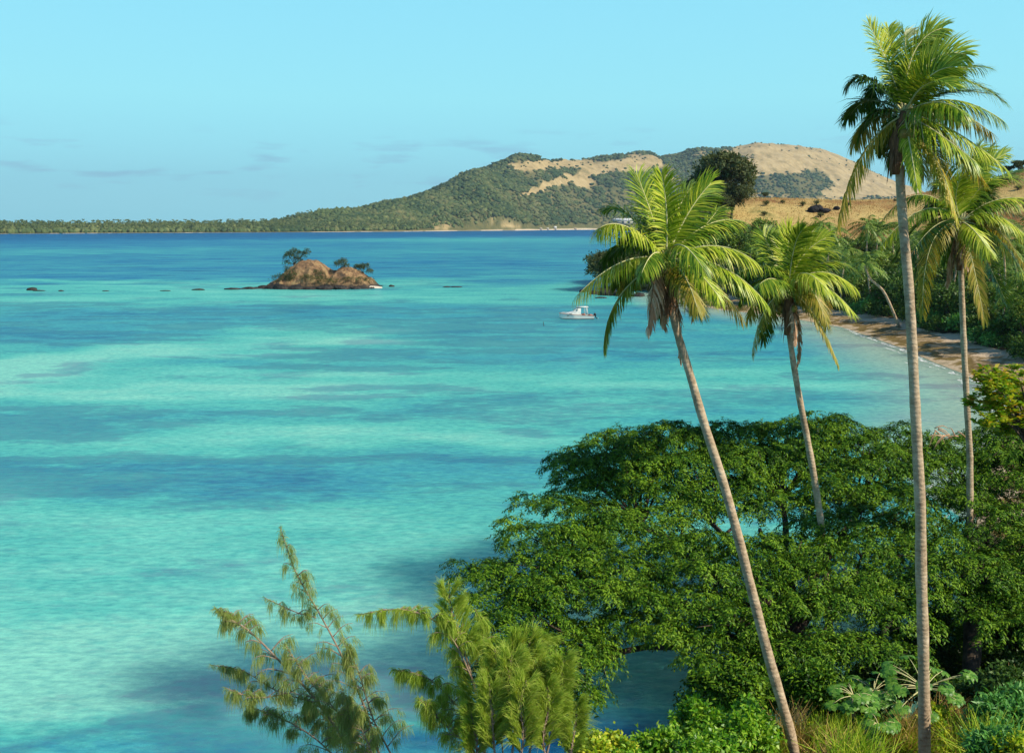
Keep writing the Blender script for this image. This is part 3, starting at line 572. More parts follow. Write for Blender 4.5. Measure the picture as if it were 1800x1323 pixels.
def grassmask(px, v, X, Y):
    row = None
    z = far_land(px, v)[2]; py = HOR - (z-HC)*F/Y
    n = (fbm(X/150+9, Y/150, 5)-.5)*2; n2 = (fbm(X/45+2, Y/45, 4)-.5)*2
    g = -.42*np.ones_like(px); ry = np.interp(px, frx, fry)
    qx = px + 14*n2 + 10*n; qy = py + 4*n2 + 3*n
    g = g + 1.0*np.exp(-((qy-ry-2)/(10.+4*n))**2)*sst(868, 915, px)*(1-sst(1150, 1175, qx))
    for cx, cy, rx, ry_, sl_, am in [(985, 322, 62, 7, -.36, 1.1), (1025, 322, 20, 14, 0, .9), (1055, 304, 40, 8, -.1, .8), (1110, 300, 26, 6, 0, .7), (935, 338, 24, 5, -.3, .8), (1180, 316, 30, 9, 0, .45), (1090, 330, 26, 10, 0, .35), (820, 350, 60, 10, 0, .22), (760, 372, 60, 10, 0, .25), (582, 376, 44, 9, 0, 1.4), (640, 366, 30, 5, -.1, .7), (700, 372, 40, 8, 0, .2), (778, 395, 15, 9, 0, 1.1), (892, 394, 22, 5, .25, 1.3), (1215, 280, 30, 5, 0, .5)]:
        g = g + am*np.exp(-(((qx-cx)/rx)**2+((qy-cy-sl_*(qx-cx))/ry_)**2)**1.3)
    g = g + 1.3*sst(1262, 1300, qx - (qy-275)*.5)*(1-sst(338, 350, qy)*.6)
    g = g - .9*np.exp(-(((qx-1300)/34)**2+((qy-281)/6)**2)) + .5*np.exp(-((qx-1255)/30)**2-((qy-275)/5)**2)
    # woods in the hollow below the bald dome
    e1 = np.exp(-(((qx-1365)/58)**2+((qy-326)/17)**2)**1.6) + np.exp(-(((qx-1418)/36)**2+((qy-324)/22)**2)**1.6)
    g = g - 2.2*e1 - .9*np.exp(-(((qx-1225)/48)**2+((qy-296)/14)**2)**1.5)
    return g + n*.36 + n2*.30, py
def build_far():
    pxs = np.concatenate([np.arange(-700, 0, 20), np.arange(0, 1700, 2.2), np.arange(1700, 2500, 20)])
    vs = np.concatenate([[-.03, -.01, 0, .004, .012, .02, .03], np.linspace(.05, 1.0, 90), np.linspace(1.03, 1.9, 20)])
    PXg, Vg = np.meshgrid(pxs, vs, indexing='ij')
    X, Y, Z = far_land(PXg, Vg); Gm, PYg = grassmask(PXg, Vg, X, Y)
    mb = MB(); mb.add(np.stack([X, Y, Z], -1).reshape(-1, 3)); nv = len(vs)
    i, j = np.meshgrid(np.arange(len(pxs)-1), np.arange(nv-1), indexing='ij'); a = (i*nv+j).ravel(); mb.q = [np.stack([a, a+nv, a+nv+1, a+1], 1)]
    m, t, p, o = newmat('far hillside')
    at_ = N(t, 'ShaderNodeAttribute', attribute_name='cover'); sp = N(t, 'ShaderNodeSeparateColor'); t.links.new(at_.outputs['Color'], sp.inputs[0])
    tcn = N(t, 'ShaderNodeTexCoord'); nz = N(t, 'ShaderNodeTexNoise', i_Scale=.016, i_Detail=9., i_Roughness=.78); t.links.new(tcn.outputs['Object'], nz.inputs['Vector'])
    gc = ramp2(t, nz.outputs[0], [(.34, (.20, .18, .08)), (.43, (.36, .27, .13)), (.52, (.46, .345, .17)), (.68, (.54, .43, .24))])
    fc = ramp2(t, nz.outputs[0], [(.35, (.07, .085, .035)), (.65, (.19, .165, .07))])
    mx = N(t, 'ShaderNodeMixRGB'); t.links.new(sp.outputs[0], mx.inputs[0]); t.links.new(fc, mx.inputs[1]); t.links.new(gc, mx.inputs[2])
    mx2 = N(t, 'ShaderNodeMixRGB'); mx2.inputs[2].default_value = (.75, .62, .46, 1); t.links.new(sp.outputs[1], mx2.inputs[0]); t.links.new(mx.outputs[0], mx2.inputs[1])
    t.links.new(mx2.outputs[0], p.inputs['Base Color']); p.inputs['Roughness'].default_value = 1; p.inputs['Specular IOR Level'].default_value = 0
    nb = N(t, 'ShaderNodeTexNoise', i_Scale=.02, i_Detail=6.); t.links.new(tcn.outputs['Object'], nb.inputs['Vector'])
    bp = N(t, 'ShaderNodeBump', i_Strength=.7, i_Distance=18.); t.links.new(nb.outputs[0], bp.inputs['Height']); t.links.new(bp.outputs[0], p.inputs['Normal'])
    ob = mb.obj('far_hills', m, smooth=True); tag(ob, kind='structure')
    ca = ob.data.color_attributes.new('cover', 'FLOAT_COLOR', 'POINT')
    bn = fbm(PXg*.03, PXg*0+4.)
    sand = np.where(Vg <= .012, np.where(PXg > 905, 1, np.where(bn > .47, .8, .25)), 0)
    ca.data.foreach_set('color', np.stack([sst(-.25, .35, Gm), sand, Gm*0, Gm*0+1], -1).astype(np.float32).reshape(-1))
    # woods: one mass of small lumpy crowns
    import bmesh
    bm = bmesh.new(); bmesh.ops.create_icosphere(bm, subdivisions=1, radius=1); bv = np.array([x.co[:] for x in bm.verts]); bf = np.array([[y.index for y in x.verts] for x in bm.faces]); bm.free()
    def scatter(px, v, size, asp, mat, name, label, jit=.3):
        x, y, z = far_land(px, v); n = len(px)
        s = size*(.6+.8*rng.random(n)); sc = np.stack([s, s, s*asp*(.8+.5*rng.random(n))], -1)
        vv = bv[None]*(1+jit*rng.normal(size=(n, len(bv), 1)))*sc[:, None]+np.stack([x, y, z+sc[:, 2]*.45], -1)[:, None]
        ff = bf[None]+(np.arange(n)*len(bv))[:, None, None]; mbx = MB(); mbx.add(vv.reshape(-1, 3), t=ff.reshape(-1, 3))
        o_ = mbx.obj(name, mat); tag(o_, label, 'forest', kind='stuff'); return o_
    fm = leafmat('far woodland', [(.15, (.022, .048, .022)), (.42, (.045, .078, .03)), (.6, (.10, .125, .045)), (.85, (.20, .185, .08))], .0, .9, .1, .007, rw=.28)
    n = 46000; px = rng.uniform(480, 1640, n); v = rng.uniform(.03, 1.0, n)**.85
    X, Y, Z = far_land(px, v); g, _ = grassmask(px, v, X, Y); keep = (g < -.02) | (rng.random(n) < .03*(g < .5)) | (rng.random(n) < np.clip(.40-g, 0, .6)*.6)
    open_ = fbm(X/70, Y/70, 3) > .54; keep &= ~(open_ & (rng.random(n) < .72))
    scatter(px[keep], v[keep], 7.6, .62, fm, 'hill_forest', 'dark green woodland covering the far hillside above the bay')
    n = 9000; px = rng.uniform(-120, 900, n); v = rng.uniform(.035, .9, n)
    fm2 = leafmat('far palm wood', [(.1, (.045, .075, .028)), (.5, (.09, .13, .045)), (.9, (.20, .22, .08))], .0, .9, .1, .01)
    scatter(px, v, 4.6, 1.0, fm2, 'coastal_forest', 'low line of palms and trees along the far shore on the left')
    # palm stars standing above the coastal wood
    n = 1500; px = np.concatenate([rng.uniform(-60, 560, 1000), rng.uniform(560, 1100, 500)]); v = rng.uniform(.03, .75, n); v[1000:] = rng.uniform(.03, .16, 500)
    x, y, z = far_land(px, v); h = rng.uniform(9, 17, n)*np.where(px > 600, .9, 1); mbx = MB()
    top = np.stack([x+rng.normal(size=n)*1.5, y, z+h], -1); b = np.stack([x, y, z], -1)
    w = np.array([.35, 0, 0]); mbx.add(np.stack([b-w, b+w, top+w*.7, top-w*.7], 1).reshape(-1, 3), (np.arange(n)*4)[:, None]+np.arange(4))
    for k in range(8):
        a = rng.random(n)*6.28; D = np.stack([np.cos(a), np.sin(a)*.6, rng.uniform(-.4, .55, n)], -1)
        leaves(mbx, top, D, np.stack([D[:, 2]*0, D[:, 2]*0-1, D[:, 2]*0+.3], -1), 4.6, 1.7, .1)
    o_ = mbx.obj('coastal_palms', fm2); tag(o_, 'mass of distant coconut palms on the far shore', 'palm wood', kind='stuff')
    # single bushes on the bald dome and crest
    n = 260; px = rng.uniform(880, 1570, n); v = rng.uniform(.55, .99, n); X, Y, Z = far_land(px, v); g, _ = grassmask(px, v, X, Y); k = g > 0
    scatter(px[k], v[k], 4.5, .8, fm, 'hill_scrub', 'scattered dark bushes on the bald brown hill far away')
build_far()
# far buildings on the beach under the hill
def far_building(px, w, d, h, roofc, label, v=.012):
    X, Y, Z = far_land(np.array([float(px)]), np.array([v])); t = thing('beach_house', label, 'house', (X[0], Y[0], max(Z[0], .5)), 'houses on the far beach')
    mb = MB(); box(mb, (0, 0, h*.32), (w, d, h*.64)); mb.obj('wall', plain('wall '+str(px), (.62, .56, .48)), t)
    mb = MB(); hw, hd = w*.55, d*.6
    mb.add([(-hw, -hd, h*.6), (hw, -hd, h*.6), (hw, hd, h*.6), (-hw, hd, h*.6), (-hw*.8, 0, h), (hw*.8, 0, h)], [[0, 1, 5, 4], [2, 3, 4, 5], [0, 3, 2, 1]], [[0, 4, 3], [1, 2, 5]])
    mb.obj('roof', plain('roof '+str(px), roofc), t)
    gm = plain('dark glass '+str(px), (.03, .04, .05), .2)
    for k in (-.3, 0, .3):
        mb = MB(); box(mb, (w*k, -d*.5-.06, h*.3), (w*.12, .1, h*.3)); mb.obj('window', gm, t)
far_building(1092, 78, 20, 22, (.78, .80, .80), 'long pale roofed building on the far beach right of the village', .05)
far_building(950, 10, 7, 7, (.6, .5, .42), 'leftmost small hut on the far white beach')
far_building(962, 8, 7, 7, (.7, .66, .6), 'second small hut on the far white beach')
far_building(975, 11, 8, 12, (.8, .78, .74), 'tallest white hut on the far white beach')
far_building(1010, 9, 7, 6, (.55, .42, .33), 'brown hut alone on the far white beach')

# ------------------------------------------------------------------ palms
def frond(P0, P1, P2, n=62, Lm=.78, w=.042, gam=.25, droop=.25, twist=0., wind=(0.10, 0, 0), segs=3, tmin=.12, r0=.028, jit=.10, S0=None):
    """a pinnate leaf on a quadratic curve; returns leaflet and rachis builders"""
    P0, P1, P2 = map(lambda a: np.asarray(a, float), (P0, P1, P2)); Z = np.array([0, 0, 1.])
    def pos(t): t = t[:, None]; return (1-t)**2*P0 + 2*t*(1-t)*P1 + t*t*P2
    def tan(t): t = t[:, None]; return nrm(2*(1-t)*(P1-P0) + 2*t*(P2-P1))
    if S0 is None:
        S0 = np.cross(P2-P0, Z)
        if np.linalg.norm(S0) < .3*np.linalg.norm(P2-P0): S0 = np.cross(P2-P0, np.array([0.3, 1., .2]))
    S0 = nrm(S0)
    lf = MB(); rc = MB()
    tr = np.linspace(0, 1, 14); tube(rc, pos(tr), np.linspace(r0, r0*.2, 14), 6)
    for side in (-1, 1):
        t = np.linspace(tmin, .995, n) + rng.normal(size=n)*.004; t = np.clip(t, tmin, 1)
        B = pos(t); T = tan(t); S = nrm(S0 - T*(T@S0)[:, None]); Nn = np.cross(S, T)
        Nn = np.where((Nn[:, 2:3] < 0) & (np.abs(T[:, 2:3]) < .8), -Nn, Nn)
        ca, sa = math.cos(twist), math.sin(twist); S, Nn = S*ca+Nn*sa, Nn*ca-S*sa
        u = (t-tmin)/(1-tmin); beta = np.radians(68-46*u**1.3)[:, None] + rng.normal(size=(n, 1))*jit
        g = gam + rng.normal(size=(n, 1))*jit
        D = np.cos(beta)*T + np.sin(beta)*(np.cos(g)*S*side + np.sin(g)*Nn)
        L = Lm*(.35+.65*np.sin(np.pi*np.clip(.12+.78*u, 0, 1))**.7)*(1+rng.normal(size=n)*.07)
        L = np.where(u > .9, L*.8, L); L = L[:, None]/segs
        Wv = nrm(T - D*np.sum(T*D, 1)[:, None]); Wv = nrm(Wv+.35*Nn*side)
        p = B; V = []; dr = droop*(1+rng.normal(size=(n, 1))*.3)
        prof = [.55, 1., .75, .0] if segs == 3 else ([.6, 1., 0] if segs == 2 else [1., 0])
        for k in range(segs+1):
            V.append(p - Wv*w*.5*prof[k]); V.append(p + Wv*w*.5*prof[k])
            D = nrm(D - Z*dr*(k+1)*.9 + np.asarray(wind)*(k+1)*.6); p = p + D*L
        V = np.stack(V, 1); m = 2*(segs+1)
        base = (np.arange(n)*m)[:, None, None]
        q = np.array([[2*k, 2*k+1, 2*k+3, 2*k+2] for k in range(segs)])[None]
        lf.add(V.reshape(-1, 3), (base+q).reshape(-1, 4))
    return lf, rc
def palm(label, cen_px, Y, trunk_px, fr, w_top, w_bot, base_px, nuts=True, sc=1.0):
    cen = at(*cen_px, Y); base = at(*base_px, Y)
    gx, gy = base[0], base[1]; g = gz(gx, gy)
    t = thing('coconut_palm', label, 'palm tree', (gx, gy, g), 'tall coconut palms in the foreground'); O = np.array([gx, gy, g])
    P = [at(x, y, Y) for x, y in trunk_px]
    last = P[-1]; dirv = P[-1]-P[-2]
    if last[2] > g:
        k = (last[2]-g+.3)/max(-dirv[2], .1); e = last+dirv*k; e[0] = last[0]+(e[0]-last[0])*.75; P.append(e)
    P = np.array(P); path = smooth_path(P, 60)
    s = np.linspace(0, 1, 60); r = (w_top+(w_bot-w_top)*s**.8)*.5; r = r*(1+.03*np.sin(s*60)+.02*rng.normal(size=60)); r[-6:] *= np.linspace(1, 1.25, 6)
    mb = MB(); tube(mb, path-O, r, 16); mb.obj('trunk', M['trunk'], t, True)
    # fibrous sheath below the crown
    mb = MB(); top = P[0]
    tube(mb, np.array([top+np.array([0, 0, -.75*sc]), top+np.array([0, 0, -.35*sc]), top+np.array([0, 0, 0]), cen+np.array([0, 0, .12])])-O, np.array([w_top*.55, w_top*.8, w_top*1.1, w_top*.5]), 12)
    nfib = 70; a = rng.random(nfib)*6.28; pb = top+np.stack([np.cos(a)*w_top*.8, np.sin(a)*w_top*.8, rng.uniform(-.4, .25, nfib)*sc], -1)-O
    leaves(mb, pb, np.stack([np.cos(a)*.35, np.sin(a)*.35, -np.ones(nfib)], -1), np.stack([np.cos(a), np.sin(a), a*0], -1), rng.uniform(.25, .75, nfib)*sc, .035, .1)
    mb.obj('fibre_sheath', M['fibre'], t, True)
    # flower stalks
    mb = MB()
    for k in range(5):
        a = random.uniform(0, 6.28); d = np.array([math.cos(a), math.sin(a), .2]); pts = [cen-O, cen-O+d*.45*sc, cen-O+d*.85*sc+np.array([0, 0, -.3*sc])]
        pp = smooth_path(pts, 6); tube(mb, pp, np.linspace(.025, .008, 6), 5)
        for j in range(10):
            q = pp[2+j % 4]; dd = rvec(1)[0]*.3+np.array([0, 0, -.35]); tube(mb, np.array([q, q+dd*.5, q+dd]), [.007, .006, .003], 4)
    mb.obj('flower_stalks', M['petiole'], t)
    if nuts:
        for k in range(nuts if isinstance(nuts, int) and nuts > 1 else 5):
            a = random.uniform(0, 6.28); c = cen-O+np.array([math.cos(a)*.3, math.sin(a)*.3, -.28-random.random()*.25])*sc
            m_ = MB(); rock_mesh(m_, c, (.11, .11, .14), 2, k, .05); m_.obj('coconut', M['coconut'], t, True)
    fr = list(fr); cx0, cy0 = cen_px; RR = 95*(1 if Y < 30 else .85)
    for j in range(7):
        a = j/7*6.283+random.uniform(-.35, .35); q = random.uniform(.75, 1.1); dx = math.cos(a)*RR*q; dy_ = -math.sin(a)*RR*q
        fr.append(((cx0+dx*.6, cy0+dy_*.6-22), (cx0+dx, cy0+dy_+12), random.uniform(1.2, 2.0), 'dark' if j % 2 else 'old', dict(droop=.25)))  # added rear fronds, every other one dark to paint in the crown's inner shade
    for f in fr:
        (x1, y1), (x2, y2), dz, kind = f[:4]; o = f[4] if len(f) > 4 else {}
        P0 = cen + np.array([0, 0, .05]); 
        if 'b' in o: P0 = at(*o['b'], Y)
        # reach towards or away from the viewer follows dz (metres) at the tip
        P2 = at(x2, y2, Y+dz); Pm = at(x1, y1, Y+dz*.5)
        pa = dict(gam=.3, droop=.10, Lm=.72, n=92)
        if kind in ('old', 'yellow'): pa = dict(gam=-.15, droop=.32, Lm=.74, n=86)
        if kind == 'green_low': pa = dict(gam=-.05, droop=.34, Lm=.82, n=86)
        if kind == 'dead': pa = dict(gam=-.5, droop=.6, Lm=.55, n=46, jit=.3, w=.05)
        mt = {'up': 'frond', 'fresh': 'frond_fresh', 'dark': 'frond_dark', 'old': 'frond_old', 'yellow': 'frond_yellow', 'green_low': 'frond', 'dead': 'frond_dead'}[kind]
        pa['Lm'] *= sc; pa['w'] = pa.get('w', .031)*max(sc, 1)
        for k_, v_ in o.items():
            if k_ not in ('b', 'mat'): pa[k_] = v_
        mt = o.get('mat', mt)
        # control point so that the curve passes near the mid pixel
        P1 = 2*Pm - .5*P0 - .5*P2
        lf, rc = frond(P0, P1, P2, **pa)
        shift(lf, O); shift(rc, O)
        fo = lf.obj('frond', M[mt], t); rc.obj('midrib', M['petiole'] if kind != 'dead' else M['fibre'], fo, True)
    return t
# A: leaning palm on the left
palm('leftmost tall coconut palm, trunk leaning left, with a dead brown frond hanging', (1170, 462), 24,
     [(1174, 500), (1180, 540), (1192, 590), (1212, 655), (1238, 745), (1272, 850), (1298, 945), (1322, 1040), (1350, 1150), (1376, 1240), (1397, 1323)],
     [((1148, 385), (1120, 308), .5, 'up', dict(S0=(1, .3, 0), Lm=.75)), ((1172, 380), (1163, 306), -.3, 'fresh', dict(S0=(1, 0, 0), Lm=.62)), ((1208, 378), (1250, 322), .2, 'up', dict(S0=(.8, .2, -.5), Lm=.75)),
      ((1185, 385), (1215, 330), 1.2, 'dark', dict(S0=(1, 0, 0))), ((1140, 400), (1150, 330), 1.4, 'dark', dict(S0=(1, .2, 0))),
      ((1115, 388), (1072, 368), .5, 'up', dict(droop=.2)), ((1105, 400), (1052, 402), -.9, 'fresh', dict(droop=.35, gam=0, Lm=.8)), ((1108, 430), (1070, 455), 1.3, 'dark', dict(droop=.3)),
      ((1095, 460), (1012, 522), -.6, 'green_low', dict(Lm=.72, mat='frond_fresh')), ((1090, 520), (1061, 612), .4, 'old', dict(mat='frond', Lm=.62)),
      ((1150, 492), (1140, 578), -.7, 'dead', dict(Lm=.6, b=(1160, 470))), ((1192, 540), (1196, 632), .5, 'dead', dict(Lm=.35, b=(1176, 490))), ((1160, 510), (1170, 575), .6, 'dead', dict(Lm=.4, b=(1168, 480))), ((1210, 500), (1218, 560), .9, 'dead', dict(Lm=.35)),
      ((1238, 398), (1304, 388), .6, 'up', dict(droop=.3, gam=.0)), ((1228, 408), (1262, 368), 1.0, 'up', dict(droop=.2)), ((1250, 432), (1326, 458), -.4, 'green_low', dict(mat='frond_fresh')),
      ((1262, 466), (1345, 530), -.8, 'yellow', dict(mat='frond_fresh', Lm=.8)), ((1245, 492), (1305, 560), .8, 'old'), ((1215, 470), (1262, 520), -1.6, 'yellow', dict(mat='frond_fresh')), ((1200, 480), (1225, 540), -1.8, 'old'),
      ((1215, 440), (1280, 440), 1.8, 'dark'), ((1120, 470), (1085, 500), 1.6, 'dark', dict(droop=.3)), ((1195, 430), (1235, 470), -1.9, 'green_low'), ((1150, 445), (1128, 480), -1.6, 'green_low', dict(Lm=.6))],
     .155, .285, (1397, 1323))
# B: tallest palm
palm('tallest coconut palm, straight trunk, wind blown crown against the sky', (1590, 205), 24,
     [(1578, 250), (1581, 300), (1588, 400), (1597, 500), (1603, 600), (1608, 700), (1613, 800), (1618, 900), (1619, 1000), (1622, 1100), (1624, 1200), (1625, 1323)],
     [((1563, 120), (1528, 44), .2, 'fresh', dict(S0=(1, .4, .2), Lm=.55, droop=.1, wind=(0, 0, 0))), ((1570, 110), (1562, 50), .5, 'fresh', dict(S0=(1, 0, .1), Lm=.5, twist=.4)), ((1592, 110), (1590, 58), .6, 'dark', dict(S0=(1, .2, 0), Lm=.62)),
      ((1604, 98), (1655, 50), 0, 'up', dict(S0=(.7, .2, -.5), Lm=.72)), ((1610, 110), (1640, 62), .8, 'up', dict(S0=(.7, .2, -.5), Lm=.6)), ((1632, 112), (1698, 96), -.2, 'fresh', dict(S0=(.5, .2, -.7), Lm=.7)), ((1628, 140), (1675, 118), -.9, 'up', dict(S0=(.5, .2, -.7))),
      ((1655, 135), (1732, 118), .3, 'up', dict(droop=.2)), ((1665, 140), (1765, 178), -.3, 'up', dict(droop=.25, Lm=.7)), ((1672, 176), (1763, 212), -.5, 'green_low', dict(Lm=.7)), ((1655, 165), (1740, 165), .9, 'dark'), ((1660, 190), (1745, 235), .9, 'old'),
      ((1625, 150), (1670, 150), -1.8, 'up'), ((1640, 180), (1690, 195), -1.9, 'green_low'),
      ((1672, 228), (1768, 296), -.4, 'yellow', dict(mat='frond_fresh', Lm=.72)), ((1660, 235), (1730, 320), .8, 'old'), ((1645, 232), (1715, 285), -1.2, 'green_low'), ((1648, 285), (1682, 384), -.8, 'yellow', dict(Lm=.55, b=(1600, 215))), ((1640, 255), (1665, 335), .7, 'old'), ((1625, 240), (1650, 300), 1.2, 'dark'),
      ((1600, 258), (1612, 328), -1.0, 'yellow', dict(mat='frond_fresh', Lm=.45)), ((1532, 142), (1495, 146), .2, 'dark', dict(droop=.3, Lm=.6)), ((1545, 150), (1530, 200), 1.3, 'dark', dict(droop=.3, Lm=.5)), ((1542, 196), (1510, 240), .3, 'dark', dict(droop=.3, Lm=.6)),
      ((1518, 270), (1473, 398), -.2, 'old', dict(Lm=.62, S0=(.8, .6, .3))), ((1560, 235), (1550, 270), .9, 'dark', dict(Lm=.4)), ((1575, 165), (1565, 135), 1.2, 'dark', dict(Lm=.5))],
     .185, .305, (1625, 1323))
# C: smaller palm beyond
palm('second coconut palm from the left, shorter, rising out of the umbrella tree', (1386, 512), 36,
     [(1386, 545), (1388, 590), (1400, 670), (1414, 745), (1427, 815), (1439, 890), (1446, 950)],
     [((1384, 450), (1390, 402), .3, 'fresh', dict(S0=(1, 0, 0))), ((1405, 448), (1432, 402), 1.0, 'dark', dict(S0=(.8, .3, -.4))), ((1410, 452), (1452, 418), 0, 'fresh', dict(S0=(.6, .3, -.6))), ((1428, 448), (1480, 448), .6, 'up', dict(droop=.2)),
      ((1362, 455), (1342, 412), .6, 'up', dict(S0=(1, .3, .3))), ((1348, 470), (1302, 478), -.5, 'up', dict(droop=.25)), ((1340, 490), (1300, 530), .9, 'green_low'), ((1345, 545), (1322, 625), -.5, 'yellow', dict(mat='frond_old', Lm=.55)),
      ((1440, 478), (1503, 505), -.3, 'green_low', dict(mat='frond_fresh')), ((1438, 498), (1500, 548), -.9, 'yellow', dict(mat='frond_fresh')), ((1432, 555), (1473, 640), -.8, 'yellow', dict(mat='frond_old', Lm=.6)), ((1450, 462), (1506, 480), .9, 'up', dict(droop=.25)),
      ((1396, 560), (1398, 602), -.7, 'dead', dict(Lm=.4)), ((1404, 575), (1402, 640), .2, 'dead', dict(Lm=.3)), ((1375, 455), (1370, 425), 1.5, 'dark', dict(S0=(1, .3, .3))), ((1360, 490), (1335, 500), -2., 'green_low'), ((1410, 480), (1445, 500), -2.2, 'green_low', dict(mat='frond_fresh')), ((1418, 500), (1450, 560), -1.8, 'old'), ((1365, 510), (1345, 560), 1.2, 'old'),
      ((1330, 475), (1300, 500), 1.6, 'dark'), ((1440, 470), (1480, 500), 1.9, 'dark'), ((1395, 440), (1410, 405), -.8, 'up', dict(S0=(1, 0, -.2)))],
     .19, .27, (1452, 1010), sc=1.22)
# D: right palm beyond the tallest
palm('rightmost coconut palm, half hidden behind the tallest palm crown', (1690, 392), 38,
     [(1689, 430), (1690, 500), (1694, 600), (1699, 700), (1704, 790), (1705, 835)],
     [((1705, 325), (1745, 258), 1.0, 'dark', dict(S0=(.8, .2, -.4), Lm=.7)), ((1700, 330), (1715, 285), .5, 'up', dict(S0=(1, .2, 0))), ((1735, 322), (1805, 318), .3, 'up', dict(droop=.25)), ((1698, 320), (1722, 258), .4, 'up', dict(S0=(.8, .2, -.3))), ((1715, 315), (1768, 270), .7, 'up', dict(S0=(.6, .2, -.6))), ((1730, 335), (1790, 300), .9, 'dark'), ((1672, 335), (1650, 300), .8, 'up', dict(S0=(1, .2, .2))),
      ((1620, 342), (1552, 385), .3, 'green_low', dict(Lm=.7)), ((1625, 368), (1548, 432), -.8, 'green_low', dict(mat='frond_fresh', Lm=.75)), ((1630, 385), (1575, 450), .9, 'dark'), ((1638, 428), (1622, 552), -1.0, 'old', dict(Lm=.85, S0=(.8, -.5, .2))), ((1650, 415), (1600, 500), .9, 'dark'), ((1640, 400), (1590, 470), -1.6, 'dark'),
      ((1708, 455), (1730, 560), -.9, 'old', dict(Lm=.85, S0=(1, .1, 0))), ((1750, 352), (1822, 352), -.4, 'green_low'), ((1752, 378), (1825, 440), -.8, 'yellow', dict(mat='frond_fresh')), ((1755, 420), (1815, 510), -.2, 'green_low'), ((1748, 400), (1800, 470), .9, 'old'),
      ((1712, 405), (1738, 440), -1.8, 'yellow', dict(mat='frond_fresh')), ((1680, 350), (1690, 310), -1., 'fresh', dict(S0=(1, 0, 0))), ((1730, 450), (1768, 530), 1.2, 'dark'), ((1675, 440), (1665, 500), 1.2, 'dead', dict(Lm=.5)), ((1690, 430), (1700, 470), -.6, 'dead', dict(Lm=.4)), ((1735, 365), (1790, 380), 1.8, 'dark')],
     .19, .26, (1705, 1010), sc=1.3)

# ------------------------------------------------------------------ umbrella trees
DEP = [(690, 46), (715, 45), (750, 43.5), (800, 41.5), (850, 39.5), (900, 37.2), (950, 35), (1000, 33.4), (1050, 32.2), (1100, 31.2), (1150, 30.3), (1200, 29.6), (1260, 29)]
def proj(p):
    zc = p[1]*math.cos(TH)-(p[2]-HC)*math.sin(TH); yu = p[1]*math.sin(TH)+(p[2]-HC)*math.cos(TH)
    return CX+F*p[0]/zc, CY-F*yu/zc
def dep(y): return float(np.interp(y, [d[0] for d in DEP], [d[1] for d in DEP]))
def inpoly(x, y, poly):
    ins = False; n = len(poly)
    for i in range(n):
        a, b = poly[i], poly[(i+1) % n]
        if (a[1] > y) != (b[1] > y) and x < (b[0]-a[0])*(y-a[1])/(b[1]-a[1])+a[0]: ins = not ins
    return ins
def pad(mb, c, R, Ry, n_spray, L=.145, Wd=.048, dome=.5, lf=17):
    a = rng.random(n_spray)*6.283; rr = np.sqrt(rng.random(n_spray)); lobes = 1+.22*np.sin(a*3+rng.random()*6)+.14*np.sin(a*5+rng.random()*6)
    ox, oy = np.cos(a)*rr*R*lobes, np.sin(a)*rr*Ry*lobes
    oz = -dome*rr**2.2*R*.55 + rng.normal(size=n_spray)*.055 + .12*np.sin(ox*3)*np.sin(oy*3)
    pc = np.asarray(c)+np.stack([ox, oy, oz], -1)
    ax = nrm(np.stack([np.cos(a)*rr+rng.normal(size=n_spray)*.35, np.sin(a)*rr+rng.normal(size=n_spray)*.35, .15-.75*rr**2], -1))   # spray axis outwards
    P = np.repeat(pc, lf, 0); A = np.repeat(ax, lf, 0); s = np.tile(np.linspace(0, 1, lf), n_spray)[:, None]
    side = np.tile(np.where(np.arange(lf) % 2 == 0, 1., -1.), n_spray)[:, None]
    S = nrm(np.cross(A, np.array([0, 0, 1.])) + 1e-6)
    P = P + A*s*.42 + rng.normal(size=P.shape)*.025 - np.array([0, 0, 1.])*(s**2)*.10
    D = nrm(A*.55 + S*side*.8 + np.array([0, 0, -.28]) + rng.normal(size=P.shape)*.22)
    Nn = nrm(np.array([0, 0, 1.]) + A*.35 + rng.normal(size=P.shape)*.28)
    k = len(P); leaves(mb, P, D, Nn, L*(.7+.5*rng.random(k)), Wd*(.75+.5*rng.random(k)), .15)
